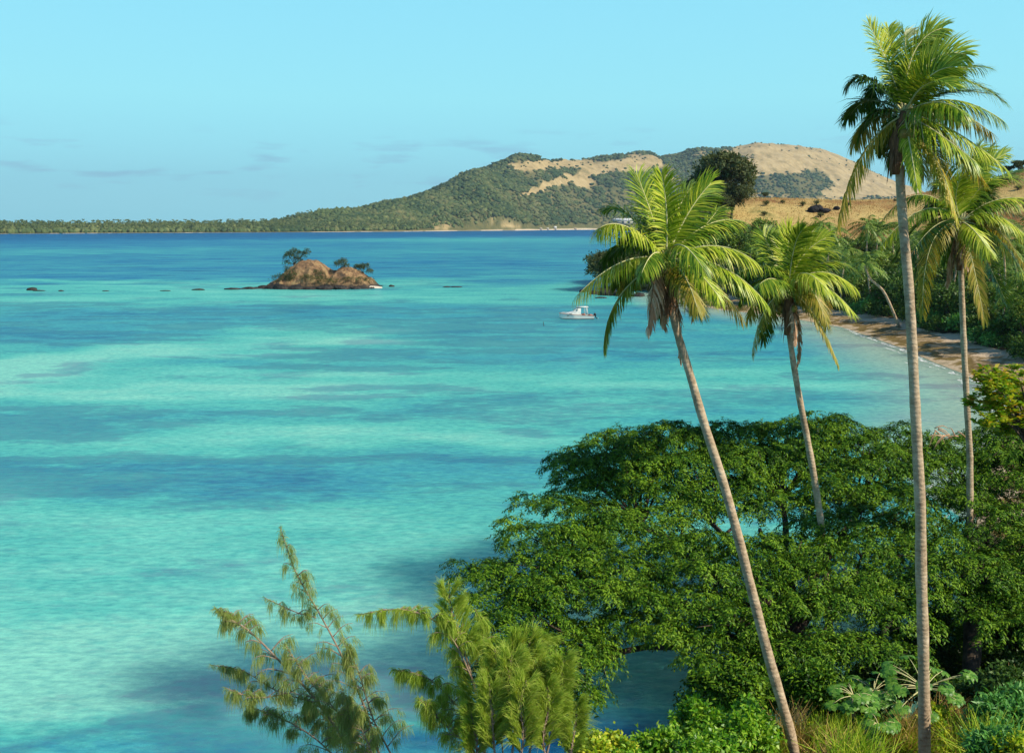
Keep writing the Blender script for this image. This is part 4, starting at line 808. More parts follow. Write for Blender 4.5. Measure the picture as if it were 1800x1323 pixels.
def umbrella_tree(label, poly, holes, base_px, baseY, forks, seed, npads, loc_rows):
    r = random.Random(seed); pads = []; tries = 0
    def wob(x): return 10*math.sin(x/70.+seed)+7*math.sin(x/33.+2*seed)
    while len(pads) < npads and tries < 30000:
        tries += 1
        x = r.uniform(min(p[0] for p in poly), max(p[0] for p in poly)); y = r.uniform(min(p[1] for p in poly), max(p[1] for p in poly))
        y = y + 14*math.sin(x/60.+seed+y/90.)
        if not inpoly(x, y, poly): continue
        if any(((x-h[0])/h[2])**2+((y-h[1])/h[3])**2 < 1 for h in holes): continue
        Y = dep(y)+r.uniform(-.6, .6); c = at(x, y, Y); R = r.uniform(.85, 1.5)
        dy = 24 if y < 810 else (46 if y < 1000 else 54)          # clumps stand in irregular storeys with room between them
        if any(((x-p[2])/((40 if y < 810 else 56)*(R+p[1])*.5))**2+((y-p[3])/(dy*(.6+.4*(R+p[1])*.5)))**2 < 1 for p in pads): continue
        pads.append((c, R, x, y))
    base = at(*base_px, baseY); g = gz(base[0], base[1]); O = np.array([base[0], base[1], g])
    t = thing('umbrella_tree', label, 'tree', O, 'broad umbrella trees leaning over the water')
    mb = MB()
    for c, R, x, y in pads:
        pad(mb, c-O, R*1.2, R*.72, int(105*R*R), dome=.5)
        for q_ in range(3):
            ea = r.uniform(0, 6.28); pad(mb, c-O+np.array([math.cos(ea)*R*1.2, math.sin(ea)*R*.8, r.uniform(-.45, .25)]), R*.42, R*.36, int(9+14*R*R), dome=.6)
        for hx, hy, hrx, hry in []: pass
        if r.random() < .95:                        # shaded under storey
            c2 = c+np.array([r.uniform(-.6, .6), r.uniform(1.6, 3.0), -r.uniform(1.7, 2.8)])
            qx, qy = proj(c2)
            if not any((((qx-h[0])/(h[2]+25))**2+((qy-h[1])/(h[3]+10))**2) < 1 for h in holes): pad(mb, c2-O, R*1.3, R*1.15, int(56*R*R), dome=.5)
    mb.obj('crown', M['rain'], t)
    F0 = [at(*f[:2], f[2]+.5)-np.array([0, 0, 1.3 if i else .4]) for i, f in enumerate(forks)]
    tm = MB(); hub = F0[0]
    tube(tm, smooth_path([np.array([O[0], O[1], g-.6]), (O*.45+hub*.55)+np.array([.15, 0, 0]), hub], 10)-O, np.linspace(.36, .24, 10)*(1+.05*rng.normal(size=10)), 12)
    tm.obj('trunk', M['bark'], t, True)
    limbs = []
    for f in F0[1:]:
        b = MB(); mid = hub+(f-hub)*.5+np.array([0, 0, .35]); pth = smooth_path([hub, mid, f], 9)+np.vstack([np.zeros(3), rng.normal(size=(8, 3))*.06]); tube(b, pth-O, np.linspace(.20, .08, 9), 9); limbs.append((pth, b))
    for c, R, x, y in pads:
        bi, di = min(((i, np.linalg.norm(l[0]-c, axis=1).min()) for i, l in enumerate(limbs)), key=lambda q: q[1])
        pth, b = limbs[bi]; k = int(np.linalg.norm(pth-c, axis=1).argmin()); k = max(k-1, 0)
        e = c+np.array([0, 0, -.18]); mid = pth[k]+(e-pth[k])*.55+np.array([rng.normal()*.15, rng.normal()*.15, -.1])
        tube(b, smooth_path([pth[k], mid, e], 6)-O, np.linspace(.075, .02, 6), 6)
        for j in range(3):
            q = e+np.array([rng.normal()*R*.5, rng.normal()*R*.5, -.02]); tube(b, np.array([mid, (mid+q)/2+np.array([0, 0, .06]), q])-O, [.03, .02, .008], 5)
    for pth, b in limbs: b.obj('branch', M['bark'], t, True)
    return t, pads
rows = [738, 752, 770, 798, 838, 888, 942, 998, 1052, 1106, 1160, 1205]
polyA = [(1088, 752), (1150, 746), (1240, 740), (1320, 742), (1400, 728), (1480, 742), (1560, 752), (1592, 775), (1606, 830), (1612, 900), (1610, 1000), (1600, 1070), (1575, 1130), (1540, 1180), (1480, 1160), (1400, 1170), (1290, 1200), (1240, 1245), (1215, 1200), (1205, 1130), (1130, 1118), (1080, 1135), (1066, 1235), (1020, 1250), (950, 1225), (895, 1190), (878, 1120), (862, 1065), (850, 1010), (885, 955), (920, 900), (985, 868), (985, 812), (1030, 790)]
holesA = [(1345, 912, 100, 24), (1520, 1165, 40, 20), (1138, 1212, 128, 118), (1180, 1290, 90, 60)]
umbrella_tree('widest umbrella tree, its layered crown overhanging the water behind the leaning palm trunk', polyA, holesA, (1395, 1245), 30.5,
    [(1385, 1110, 31.5), (1290, 960, 34.5), (1240, 850, 39), (1400, 930, 37), (1380, 800, 42), (1060, 1090, 31), (1140, 1000, 33.5), (980, 960, 34.5), (1100, 850, 39.5), (1520, 950, 35.5), (1520, 830, 40), (1540, 1090, 31.5), (1300, 1120, 30.5), (1340, 870, 39)], 3, 205, rows)
polyB = [(1628, 778), (1690, 745), (1760, 742), (1860, 735), (1960, 760), (1990, 900), (1960, 1060), (1860, 1120), (1790, 1110), (1740, 1060), (1690, 1080), (1640, 1050), (1618, 930), (1620, 850)]
umbrella_tree('umbrella tree at the right edge with a thick trunk in shade', polyB, [(1660, 850, 26, 26)], (1700, 1235), 31,
    [(1705, 1040, 33.5), (1660, 900, 37), (1750, 850, 39.5), (1830, 900, 37.5), (1880, 1020, 34), (1780, 980, 35), (1700, 790, 42), (1880, 800, 42)], 5, 120, rows[:8])

# ------------------------------------------------------------------ ironwood saplings
def needles_along(mb, path, dens, ln, spread=.35, start=.1, hang=1., along=.55):
    seg = np.linalg.norm(np.diff(path, axis=0), axis=1).sum(); n = max(int(dens*seg), 3)
    t = rng.uniform(start, 1, n); idx = t*(len(path)-1); i = np.minimum(idx.astype(int), len(path)-2); f = (idx-i)[:, None]
    B = path[i]*(1-f)+path[i+1]*f; T = nrm(path[i+1]-path[i])
    k = 2; a = rvec(n)
    D = nrm(T*along+a*spread*1.5+np.array([.06, 0, -.35*hang])); L = ln*(.6+.8*rng.random(n))[:, None]
    S = nrm(np.cross(D, rvec(n))); w = .0034
    p1 = B+D*L*.5; D2 = nrm(D+np.array([.10, 0, -1.1*hang])); p2 = p1+D2*L*.5
    V = np.stack([B-S*w*.6, B+S*w*.6, p1+S*w, p1-S*w, p2+S*w*.3, p2-S*w*.3], 1).reshape(-1, 3)
    b = (np.arange(n)*6)[:, None]; mb.add(V, np.concatenate([b+np.array([0, 1, 2, 3]), b+np.array([3, 2, 4, 5])]))
def ironwood(label, Y, base_px, stems, mat, dens=1.0, ln=.17, wood=True, loose=False):
    b0 = at(*base_px, Y); g = gz(b0[0], b0[1]); O = np.array([b0[0], b0[1], min(g, b0[2]-.3)])
    t = thing('ironwood_sapling', label, 'tree', O, 'ironwood saplings on the near slope'); st = MB(); nd = MB(); root = b0-O
    tube(st, smooth_path([np.array([0, 0, -.4]), root*.5, root], 6), np.linspace(.07, .055, 6), 8)
    for s_ in stems:
        pts = [at(x, y, Y+dz) for x, y, dz in s_['p']]; path = smooth_path(pts, 24)-O; r = s_.get('r', .028)
        tube(st, path, np.linspace(r, .005, 24), 6)
        if 'join' in s_: tube(st, smooth_path([root, (root+path[0])/2, path[0]], 5), np.linspace(.045, r, 5), 6)
        needles_along(nd, path, 170*dens, ln*.7, .35, .6)
        nb = int(s_.get('nb', 16)*(1.9 if s_.get('dense') else 1.45)); reach = s_.get('reach', .55)
        for j in range(nb):
            u = .12+.86*j/nb+random.uniform(-.02, .02); i = min(int(u*23), 22); q = path[i]; T = nrm(path[i+1]-path[i])
            side = random.choice([-1, 1]); ang = random.uniform(-.6, .6)
            out = nrm(T*.55+np.array([side*math.cos(ang), math.sin(ang)*.9, .18])) if not s_.get('dense') else nrm(T*.8+np.array([side*math.cos(ang)*.6, math.sin(ang)*.6, .1])); L = reach*(1.12-u)*random.uniform(.6, 1.25)
            if s_.get('dense'): L = reach*(1.1-u*.75)*random.uniform(.7, 1.2)
            e = q+out*L*.65; e2 = e+nrm(out+np.array([.05, 0, -.55 if not s_.get('dense') else random.uniform(-.2, .3)]))*L*.4
            bp = smooth_path([q, e, e2], 8); tube(st, bp, np.linspace(.010, .003, 8), 5)
            if s_.get('dense'): needles_along(nd, bp, 620*dens, ln*.95, .22, .03, .12, 1.0)
            elif not loose: needles_along(nd, bp, 210*dens, ln*.8, .35, .15)
            # hanging tufts
            for k in range(int(s_.get('tufts', 5)*(1.9 if not s_.get('dense') else .25))):
                v = random.uniform(.15, 1); ii = min(int(v*7), 6); tq = bp[ii]+(bp[ii+1]-bp[ii])*random.random()
                m = random.randint(6, 26); dn = s_.get('dense'); D = nrm(np.stack([rng.normal(size=m)*.15+.05, rng.normal(size=m)*.15, -np.ones(m)*(.9 if not dn else random.uniform(-.5, .5))], -1)+out*(.25 if not dn else .75)+rvec(1)*.18); L = (random.uniform(.06, .30)*rng.uniform(.25, 1.1, m))[:, None]
                S = nrm(np.cross(D, rvec(m))); w = .0024; B = tq+rng.normal(size=(m, 3))*.016+D*rng.uniform(0, .10, (m, 1)); p1 = B+D*L*.45; p2 = p1+nrm(D*(.5 if not dn else 1.1)+np.array([.04, 0, -.8]))*L*.55
                V = np.stack([B-S*w*.6, B+S*w*.6, p1+S*w, p1-S*w, p2+S*w*.3, p2-S*w*.3], 1).reshape(-1, 3); bb = (np.arange(m)*6)[:, None]; nd.add(V, np.concatenate([bb+np.array([0, 1, 2, 3]), bb+np.array([3, 2, 4, 5])]))
    st.obj('stem', M['twig'], t, True); nd.obj('foliage', M[mat], t)
    return t
ironwood('sparse ironwood sapling at lower left with two bare leaning stems', 15, (640, 1420),
    [dict(p=[(625, 1330, 0), (560, 1235, 0), (500, 1170, -.1), (440, 1110, -.1), (400, 1085, 0), (378, 1068, 0)], r=.024, nb=26, reach=.62, tufts=5, join=1),
     dict(p=[(668, 1330, .2), (640, 1240, .2), (600, 1150, .2), (560, 1075, .2), (520, 1005, .2), (492, 925, .2)], r=.022, nb=22, reach=.52, tufts=4, join=1),
     dict(p=[(560, 1235, 0), (490, 1215, .1), (430, 1180, .2), (372, 1168, .2)], r=.012, nb=12, reach=.4, tufts=5),
     dict(p=[(500, 1220, 0), (450, 1225, -.2), (395, 1208, -.2)], r=.010, nb=9, reach=.35, tufts=5),
     dict(p=[(556, 1085, .2), (520, 1075, .3), (465, 1050, .3)], r=.010, nb=7, reach=.25, tufts=3),
     dict(p=[(640, 1330, -.2), (600, 1260, -.2), (540, 1190, -.2), (500, 1130, -.2)], r=.016, nb=16, reach=.45, tufts=6),
     dict(p=[(600, 1340, .3), (545, 1290, .3), (480, 1255, .3), (430, 1240, .3)], r=.014, nb=16, reach=.45, tufts=7), dict(p=[(650, 1340, .4), (600, 1290, .4), (560, 1250, .4), (530, 1225, .4)], r=.012, nb=14, reach=.4, tufts=8), dict(p=[(660, 1340, -.3), (640, 1290, -.3), (615, 1250, -.3), (600, 1205, -.3)], r=.012, nb=14, reach=.4, tufts=8),
     dict(p=[(690, 1330, -.1), (655, 1260, -.2), (630, 1180, -.2), (600, 1120, -.2)], r=.016, nb=16, reach=.42, tufts=7)], 'needle_dry', .75, .15, loose=True)
ironwood('tall feathery ironwood sapling with an arching branch, centre bottom', 13.5, (850, 1420),
    [dict(p=[(852, 1330, 0), (848, 1270, 0), (832, 1200, 0), (812, 1130, 0), (795, 1080, 0), (788, 1025, 0)], r=.028, nb=24, reach=.42, tufts=5, join=1, dense=1),
     dict(p=[(835, 1205, 0), (800, 1130, -.1), (755, 1085, -.1), (700, 1070, -.1), (630, 1080, -.1)], r=.014, nb=16, reach=.3, tufts=6),
     dict(p=[(848, 1290, 0), (800, 1235, .2), (750, 1190, .2), (690, 1175, .2)], r=.014, nb=16, reach=.34, tufts=6),
     dict(p=[(850, 1320, 0), (800, 1290, -.2), (760, 1250, -.2), (735, 1225, -.2)], r=.012, nb=14, reach=.3, tufts=6),
     dict(p=[(850, 1230, .1), (880, 1180, .1), (920, 1140, .1), (965, 1125, .1)], r=.016, nb=18, reach=.36, tufts=8, dense=1),
     dict(p=[(830, 1180, .3), (850, 1120, .3), (835, 1070, .3)], r=.010, nb=9, reach=.25, tufts=5)], 'needle', .95, .16)
ironwood('dense bright green ironwood sapling beside the arching one', 12.8, (930, 1440),
    [dict(p=[(900, 1330, 0), (905, 1260, 0), (895, 1200, 0), (900, 1150, 0)], r=.02, nb=26, reach=.36, tufts=10, dense=1, join=1),
     dict(p=[(960, 1330, 0), (975, 1260, 0), (985, 1200, 0), (990, 1160, 0)], r=.018, nb=30, reach=.24, tufts=9, dense=1, join=1),
     dict(p=[(930, 1330, .2), (940, 1260, .2), (945, 1200, .2), (935, 1150, .2)], r=.018, nb=26, reach=.34, tufts=10, dense=1),
     dict(p=[(870, 1330, -.2), (865, 1260, -.2), (860, 1200, -.2)], r=.018, nb=24, reach=.32, tufts=10, dense=1),
     dict(p=[(915, 1340, -.3), (920, 1290, -.3), (915, 1240, -.3), (925, 1195, -.3)], r=.014, nb=22, reach=.28, tufts=10, dense=1), dict(p=[(885, 1340, .3), (880, 1260, .3), (880, 1190, .3), (870, 1140, .3)], r=.014, nb=22, reach=.3, tufts=9, dense=1), dict(p=[(960, 1340, -.2), (955, 1290, -.2), (965, 1240, -.2), (960, 1205, -.2)], r=.014, nb=22, reach=.26, tufts=10, dense=1), dict(p=[(835, 1345, -.1), (838, 1300, -.1), (828, 1250, -.1)], r=.014, nb=18, reach=.3, tufts=9, dense=1),
     dict(p=[(1000, 1340, .1), (1010, 1280, .1), (1012, 1235, .1)], r=.014, nb=18, reach=.2, tufts=8, dense=1)], 'needle', 1.1, .15)

# ------------------------------------------------------------------ shrubs at the foot of the slope
def bush(name, label, px, py, Y, rx, ry, mat, n, L, Wd, group='shrubs at the foot of the palms', cat='bush', zoff=0):
    if (abs(px-1397) < 90 or abs(px-1625) < 125) and Y < 25.6: Y = 25.8          # keep the two front trunks clear
    k = Y/F; c = at(px, py, Y); g = min(gz(c[0], c[1]), c[2]-ry*k*.8); O = np.array([c[0], c[1], g])
    bl = []; nb = 15; rm = rx*k
    for j in range(nb):
        a = random.uniform(0, 6.283); q = random.random()**.5; q2 = random.uniform(.14, .34)
        zz = (1-q*q)*.75+random.uniform(-.55, .15)
        bl.append((math.cos(a)*q*rm*.95, math.sin(a)*q*rm*.8, c[2]-g+zz*ry*k, rm*q2, rm*q2, ry*k*q2*1.1))
    bl.append((0, 0, c[2]-g-.35*ry*k, rm*.5, rm*.5, ry*k*.45))
    t = thing(name, label, cat, O, group)
    st = MB()
    for x in bl:
        tube(st, smooth_path([np.array([x[0]*.15, x[1]*.15, -.3]), np.array([x[0]*.6, x[1]*.6, x[2]*.6]), np.array(x[:3])+np.array([0, 0, x[5]*.5])], 6), np.linspace(.04, .01, 6), 6)
    st.obj('stems', M['bark'], t, True)
    mb = MB(); crown_leaves(mb, bl, n, L, Wd, .35, .5, 9, .15)
    for j in range(26):       # sprigs that stick out of the mass
        x = random.choice(bl[:-1]); d = nrm(np.array([random.gauss(0, .6), random.gauss(0, .5), random.uniform(.2, 1.2)])); q = np.array(x[:3])+d*np.array(x[3:6])*.8; Ls = random.uniform(.15, .45)
        m = 14; u = rng.random((m, 1)); P = q+d*u*Ls; D = nrm(d*.6+rvec(m)); leaves(mb, P, D, nrm(np.array([0, -.3, 1.])+rng.normal(size=(m, 3))*.4), L*rng.uniform(.6, 1.1, m), Wd*rng.uniform(.6, 1.1, m))
    mb.obj('foliage', M[mat], t)
    return t
for a in [
    ('sea_lettuce_bush', 'yellow green bush right of the dense ironwood, at the water edge', 1055, 1318, 22, 52, 24, 'bushlime', 4200, .13, .07),
    ('broadleaf_bush', 'glossy green bush against the water gap, left of the leaning trunk', 1158, 1318, 23, 36, 40, 'bushbright', 3400, .15, .075),
    ('broadleaf_bush', 'tall bright green bush beside the water gap', 1238, 1275, 24.5, 56, 40, 'bushbright', 6500, .15, .07),
    ('broadleaf_bush', 'rounded green bush just left of the leaning palm trunk', 1300, 1285, 24, 66, 42, 'bushbright', 6500, .15, .07),
    ('broadleaf_bush', 'darker bush under the umbrella tree behind the leaning trunk', 1290, 1215, 27.5, 90, 42, 'rain', 6500, .16, .07),
    ('vine_bush', 'lime green vine heap right of the leaning palm trunk', 1450, 1295, 22, 62, 30, 'bushlime', 5400, .14, .06),
    ('vine_bush', 'olive green shrub below the hanging crown between the two front trunks', 1440, 1215, 27, 60, 50, 'rain', 5200, .15, .07),
    ('vine_bush', 'drooping lime vine right at the foot of the tallest trunk', 1652, 1290, 22, 42, 48, 'bushlime', 3600, .15, .06),
    ('vine_bush', 'small lime bush left of the tallest trunk', 1560, 1318, 21, 48, 26, 'bushbright', 3200, .13, .06),
    ('cassava_bush', 'blue green finger leaved bush in the bottom right corner', 1772, 1278, 23, 62, 42, 'bushblue', 5600, .19, .06),
    ('cassava_bush', 'small cool green bush just right of the tallest palm trunk foot', 1712, 1312, 22, 42, 26, 'bushblue', 3400, .17, .055),
    ('vine_bush', 'yellow green bush at the very bottom right', 1786, 1330, 20, 40, 24, 'bushlime', 3000, .13, .06),
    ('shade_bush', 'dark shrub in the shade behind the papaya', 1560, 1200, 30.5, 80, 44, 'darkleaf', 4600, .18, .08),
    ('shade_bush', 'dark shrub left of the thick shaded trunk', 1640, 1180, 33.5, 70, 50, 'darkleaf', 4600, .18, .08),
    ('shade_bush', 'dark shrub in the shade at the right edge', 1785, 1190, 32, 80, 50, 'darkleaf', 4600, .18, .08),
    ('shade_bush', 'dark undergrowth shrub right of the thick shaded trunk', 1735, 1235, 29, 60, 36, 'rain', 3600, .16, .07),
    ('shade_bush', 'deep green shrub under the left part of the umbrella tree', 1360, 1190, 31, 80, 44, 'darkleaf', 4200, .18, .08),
    ('vine_bush', 'green vine tangle between the two front palm trunks, low in front', 1505, 1300, 22.5, 60, 34, 'bushbright', 5200, .14, .06),
    ('vine_bush', 'lime leaves right beside the leaning trunk foot', 1385, 1325, 21.5, 50, 26, 'bushlime', 3800, .14, .055),
    ('broadleaf_bush', 'green bush at the bottom edge below the water gap', 1110, 1345, 21.5, 50, 22, 'bushbright', 3600, .14, .065),
    ('broadleaf_bush', 'bright bush at the bottom edge left of the leaning trunk', 1235, 1325, 22, 66, 30, 'bushbright', 5200, .14, .065),
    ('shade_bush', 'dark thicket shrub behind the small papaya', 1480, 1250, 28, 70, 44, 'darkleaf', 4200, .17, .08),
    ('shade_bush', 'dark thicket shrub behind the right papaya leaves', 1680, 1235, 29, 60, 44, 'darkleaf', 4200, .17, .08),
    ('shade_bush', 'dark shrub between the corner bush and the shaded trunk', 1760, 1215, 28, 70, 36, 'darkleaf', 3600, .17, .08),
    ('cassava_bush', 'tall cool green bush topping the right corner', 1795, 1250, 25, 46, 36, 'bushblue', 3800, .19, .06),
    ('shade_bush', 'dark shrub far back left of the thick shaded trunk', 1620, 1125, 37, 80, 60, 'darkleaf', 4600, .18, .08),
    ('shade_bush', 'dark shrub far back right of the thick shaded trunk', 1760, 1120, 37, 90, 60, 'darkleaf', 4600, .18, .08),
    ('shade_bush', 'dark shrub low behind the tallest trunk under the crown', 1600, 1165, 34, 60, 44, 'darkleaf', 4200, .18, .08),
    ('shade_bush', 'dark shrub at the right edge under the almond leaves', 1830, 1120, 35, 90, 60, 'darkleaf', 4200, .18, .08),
    ('vine_bush', 'low bright green bush at the bottom edge midway between the two front trunks', 1512, 1326, 21, 46, 30, 'bushbright', 4000, .13, .06),
    ('vine_bush', 'lime green creeper mound at the bottom edge right of the low bright bush', 1470, 1340, 20.5, 34, 24, 'bushlime', 2800, .13, .06),
    ('cassava_bush', 'cool green bush low in the corner in front of the grass', 1755, 1318, 20.5, 46, 34, 'bushblue', 4200, .18, .055),
]: bush(*a)
# almond tree crown at right edge
k = 34/F
t = thing('almond_tree', 'yellow green broad leaved tree with red leaves at the right edge', 'tree', np.array([*at(1830, 800, 34)[:2], 2.]))
O = np.array(t.location[:]); st = MB(); lfm = MB(); top = at(1815, 740, 34)-O
tube(st, smooth_path([(0, 0, -.5), (0.2, 0, top[2]*.5), top], 8), np.linspace(.2, .08, 8), 8)
for (x, y) in [(1735, 665), (1752, 672), (1770, 668), (1790, 662), (1740, 700), (1722, 702), (1760, 705), (1780, 700), (1800, 690), (1765, 725), (1745, 722), (1795, 730), (1815, 670), (1820, 710), (1785, 745), (1830, 740), (1755, 745), (1730, 735), (1770, 735), (1800, 720), (1805, 755), (1760, 690), (1745, 680)]:
    e = at(x, y, 34+random.uniform(-1, 1))-O; tube(st, smooth_path([top*.85, (top+e)/2+np.array([0, 0, -.1]), e], 6), np.linspace(.05, .012, 6), 6)
    for q in range(11):
        cc = e+rvec(1)[0]*.36; m = 13; a = rng.random(m)*6.28; D = np.stack([np.cos(a), np.sin(a), rng.uniform(-.1, .7, m)], -1)
        leaves(lfm, np.repeat(cc[None], m, 0)+rng.normal(size=(m, 3))*.04, D, nrm(np.array([0, 0, 1.])+rng.normal(size=(m, 3))*.4), rng.uniform(.2, .32, m), rng.uniform(.10, .15, m), .1)
st.obj('trunk', M['bark'], t, True); lfm.obj('crown', M['almond'], t)
# dead leaf bits hanging in the right crown
mb = MB()
for j in range(14):
    p = at(1655+random.uniform(-20, 35), 757+random.uniform(-6, 10), 40.5); d = nrm(np.array([random.uniform(-1, 1), 0, random.uniform(-.7, .3)])); tube(mb, smooth_path([p, p+d*.35, p+d*.6+np.array([0, 0, -.2])], 5), np.linspace(.03, .008, 5), 5)
o = mb.obj('fallen_frond', M['frond_dead']); tag(o, 'pale fallen dead palm frond lying on top of the right tree crown', 'dead frond')

# papaya ------------------------------------------------------------------
def papaya(label, px, py, Y, hs, seed, nl=13, R=1.0):
    r = random.Random(seed); top = at(px, py, Y); g = gz(top[0], top[1]); O = np.array([top[0], top[1], g]); t = thing('papaya_plant', label, 'papaya', O, 'papaya plants under the umbrella trees')
    st = MB(); tp = top-O; tube(st, smooth_path([(0, 0, -.3), tp*.5+np.array([.05, 0, 0]), tp], 8), np.linspace(.09, .055, 8), 8); st.obj('stem', M['twig'], t, True)
    for j in range(nl):
        a = j/nl*6.283+r.uniform(-.2, .2); el = r.uniform(-.35, .55); d = nrm(np.array([math.cos(a), math.sin(a)*.8, el])); L = R*r.uniform(.7, 1.15); e = tp+d*L+np.array([0, 0, -.05])
        pm = MB(); tube(pm, smooth_path([tp, tp+d*L*.55+np.array([0, 0, .04]), e], 6), np.linspace(.014, .008, 6), 5)
        lm = MB(); nrmv = nrm(np.array([d[0]*.5, d[1]*.5-.25, 1.])); A = nrm(np.array([d[0], d[1], -.25])); S = np.cross(nrmv, A)
        for q, th in enumerate(np.linspace(-2.5, 2.5, 9)):
            D = nrm(A*math.cos(th)+S*math.sin(th)+np.array([0, 0, -.12])); LL = .27*(1-.05*abs(th))*r.uniform(.85, 1.1)
            pts = e+D*LL*.0; sd = nrm(np.cross(D, nrmv)); nn = nrmv
            v = [pts, e+D*LL*.45-sd*.032, e+D*LL*.55-sd*.085, e+D*LL*.66-sd*.03, e+D*LL*.8-sd*.055, e+D*LL-nn*.06, e+D*LL*.8+sd*.085, e+D*LL*.66+sd*.03, e+D*LL*.55+sd*.085, e+D*LL*.45+sd*.032, e+D*LL*.6+nn*.015]
            lm.add(v, t=[[i, i+1, 10] for i in range(9)]+[[9, 0, 10]])
        lo = lm.obj('leaf', M['papaya'], t); pm.obj('petiole', M['petiole'], lo, True)
papaya('papaya with pale leaf stalks spreading either side of the tallest trunk', 1625, 1208, 26.5, 1, 1, 26, 1.15)
papaya('papaya with lobed leaves left of the tallest trunk', 1535, 1215, 27.5, 1, 2, 20, .8)
papaya('small papaya with lobed leaves beside the lime vine heap', 1500, 1222, 26, 1, 4, 14, .6)
papaya('lowest papaya leaf rosette above the dry grass', 1545, 1275, 25, 1, 5, 10, .42)

# dry grass ------------------------------------------------------------------
def grass_patch(name, label, spots, hgt, n, w=.012):
    mb = MB()
    for (px, py, Y, rad) in spots:
        if (abs(px-1397) < 70 or abs(px-1625) < 110) and Y < 25.3: Y = 25.4
        c = at(px, py, Y); m = n; a = rng.random(m)*6.28; rr = np.sqrt(rng.random(m))*rad
        x = c[0]+np.cos(a)*rr; y = c[1]+np.sin(a)*rr; z = np.minimum(height(x, y), c[2]); z = np.maximum(z, c[2]-.9)
        P = np.stack([x, y, z], -1); D = nrm(np.stack([rng.normal(size=m)*.28, rng.normal(size=m)*.28, np.ones(m)], -1)); H = (c[2]-z+hgt*(.5+.7*rng.random(m)))[:, None]
        S = nrm(np.cross(D, rvec(m)))*w; p1 = P+D*H*.6; D2 = nrm(D+np.stack([rng.normal(size=m)*.5+.2, rng.normal(size=m)*.4, -np.ones(m)*.2], -1)); p2 = p1+D2*H*.5
        V = np.stack([P-S, P+S, p1+S*.8, p1-S*.8, p2+S*.2, p2-S*.2], 1).reshape(-1, 3); b = (np.arange(m)*6)[:, None]
        mb.add(V, np.concatenate([b+np.array([0, 1, 2, 3]), b+np.array([3, 2, 4, 5])]))
    o = mb.obj(name, M['grass']); tag(o, label, 'grass', kind='stuff'); return o
grass_patch('dry_grass', 'tall straw coloured dry grass between the palm trunks', [(1370, 1310, 23, .5), (1340, 1325, 22, .5), (1420, 1300, 23.5, .4), (1395, 1270, 25, .3), (1500, 1325, 22, .7), (1545, 1300, 24, .5), (1590, 1310, 22.5, .4), (1600, 1270, 25, .35), (1690, 1290, 24, .7), (1660, 1250, 27, .5), (1755, 1240, 28, .8), (1790, 1215, 29, .6), (1470, 1318, 22.5, .4)], .45, 130)

gg = leafmat('green reed blade', [(.1, (.14, .32, .012)), (.5, (.32, .50, .03)), (.85, (.62, .64, .08))], .3, .6, .2, .6)
M['grass_keep'] = M['grass']; M['grass'] = gg
grass_patch('green_grass', 'tall yellow green grass standing among the shrubs at the bottom right', [(1420, 1312, 22, .7), (1465, 1290, 23, .6), (1350, 1300, 23, .4), (1560, 1300, 22.5, .6), (1600, 1300, 22, .4), (1650, 1312, 21.5, .6), (1690, 1300, 23, .6), (1740, 1300, 22, .5), (1510, 1320, 21.5, .6)], .5, 260, .016)
M['grass'] = M['grass_keep']
# ------------------------------------------------------------------ grove behind the beach
def grove_palm(seed, h, lean, nf=20):
    r = random.Random(seed); t = thing('coconut_palm', 'x', 'palm tree', (0, 0, 0), 'coconut palms of the grove behind the beach')
    top = np.array([lean*h*.35, r.uniform(-.1, .1)*h, h]); tb = MB(); P = smooth_path([(0, 0, -.6), (lean*h*.22, 0, h*.45), top], 12); tube(tb, P, np.linspace(.2, .12, 12), 7)
    tb.obj('trunk', M['trunk'], t, True); lf = MB()
    for k in range(nf):
        a = k*2.4+r.uniform(-.3, .3); el = r.choice([1.0, .65, .35, .1, -.3, -.7])+r.uniform(-.15, .15); L = r.uniform(3.2, 4.6)
        d = np.array([math.cos(a), math.sin(a), 0]); P1 = top+(d*math.cos(el)+np.array([0, 0, math.sin(el)]))*L*.55; P2 = P1+(d*.8+np.array([0, 0, math.sin(el)*.5-.75]))*L*.5
        f, rc = frond(top, P1, P2, n=20, Lm=.9, w=.13, gam=-.1, droop=.3, segs=2, r0=.05, jit=.15); lf.v += [v for v in f.v]; lf.q += [q+lf.n for q in f.q]; lf.n += f.n
        lf.v += rc.v; lf.q += [q+lf.n for q in rc.q]; lf.t += [q+lf.n for q in rc.t]; lf.n += rc.n
    lf.obj('crown', M['grove'], t); return t
protos = [grove_palm(1, 11, .1), grove_palm(2, 9, -.5), grove_palm(3, 13, .25), grove_palm(4, 8, .6)]
used = [False]*4; G = random.Random(11)
def put_palm(i, x, y, rz, s, label, group='coconut palms of the grove behind the beach'):
    z = gz(x, y)
    if not used[i]:
        used[i] = True; p = protos[i]; p.location = (x, y, z); p.rotation_euler = (0, 0, rz); p.scale = (s,)*3; p['label'] = label; p['group'] = group; return p
    return copy_thing(protos[i], (x, y, z), rz, s, label, group)
GL = 'coconut palm of the dense dark grove behind the sand beach'
spots = []; tries = 0
while len(spots) < 62 and tries < 6000:
    tries += 1; y = G.uniform(86, 232); px = G.uniform(1290, 1880); x = (px-900)/F*y
    d = float(sdist(np.array([x]), np.array([y]))[0])
    if d < 11 or d > 75: continue
    if any(math.hypot(x-a, y-b) < 5.0 for a, b in spots): continue
    spots.append((x, y)); put_palm(G.randrange(4), x, y, G.uniform(0, 6.28), G.uniform(.75, 1.1), GL)
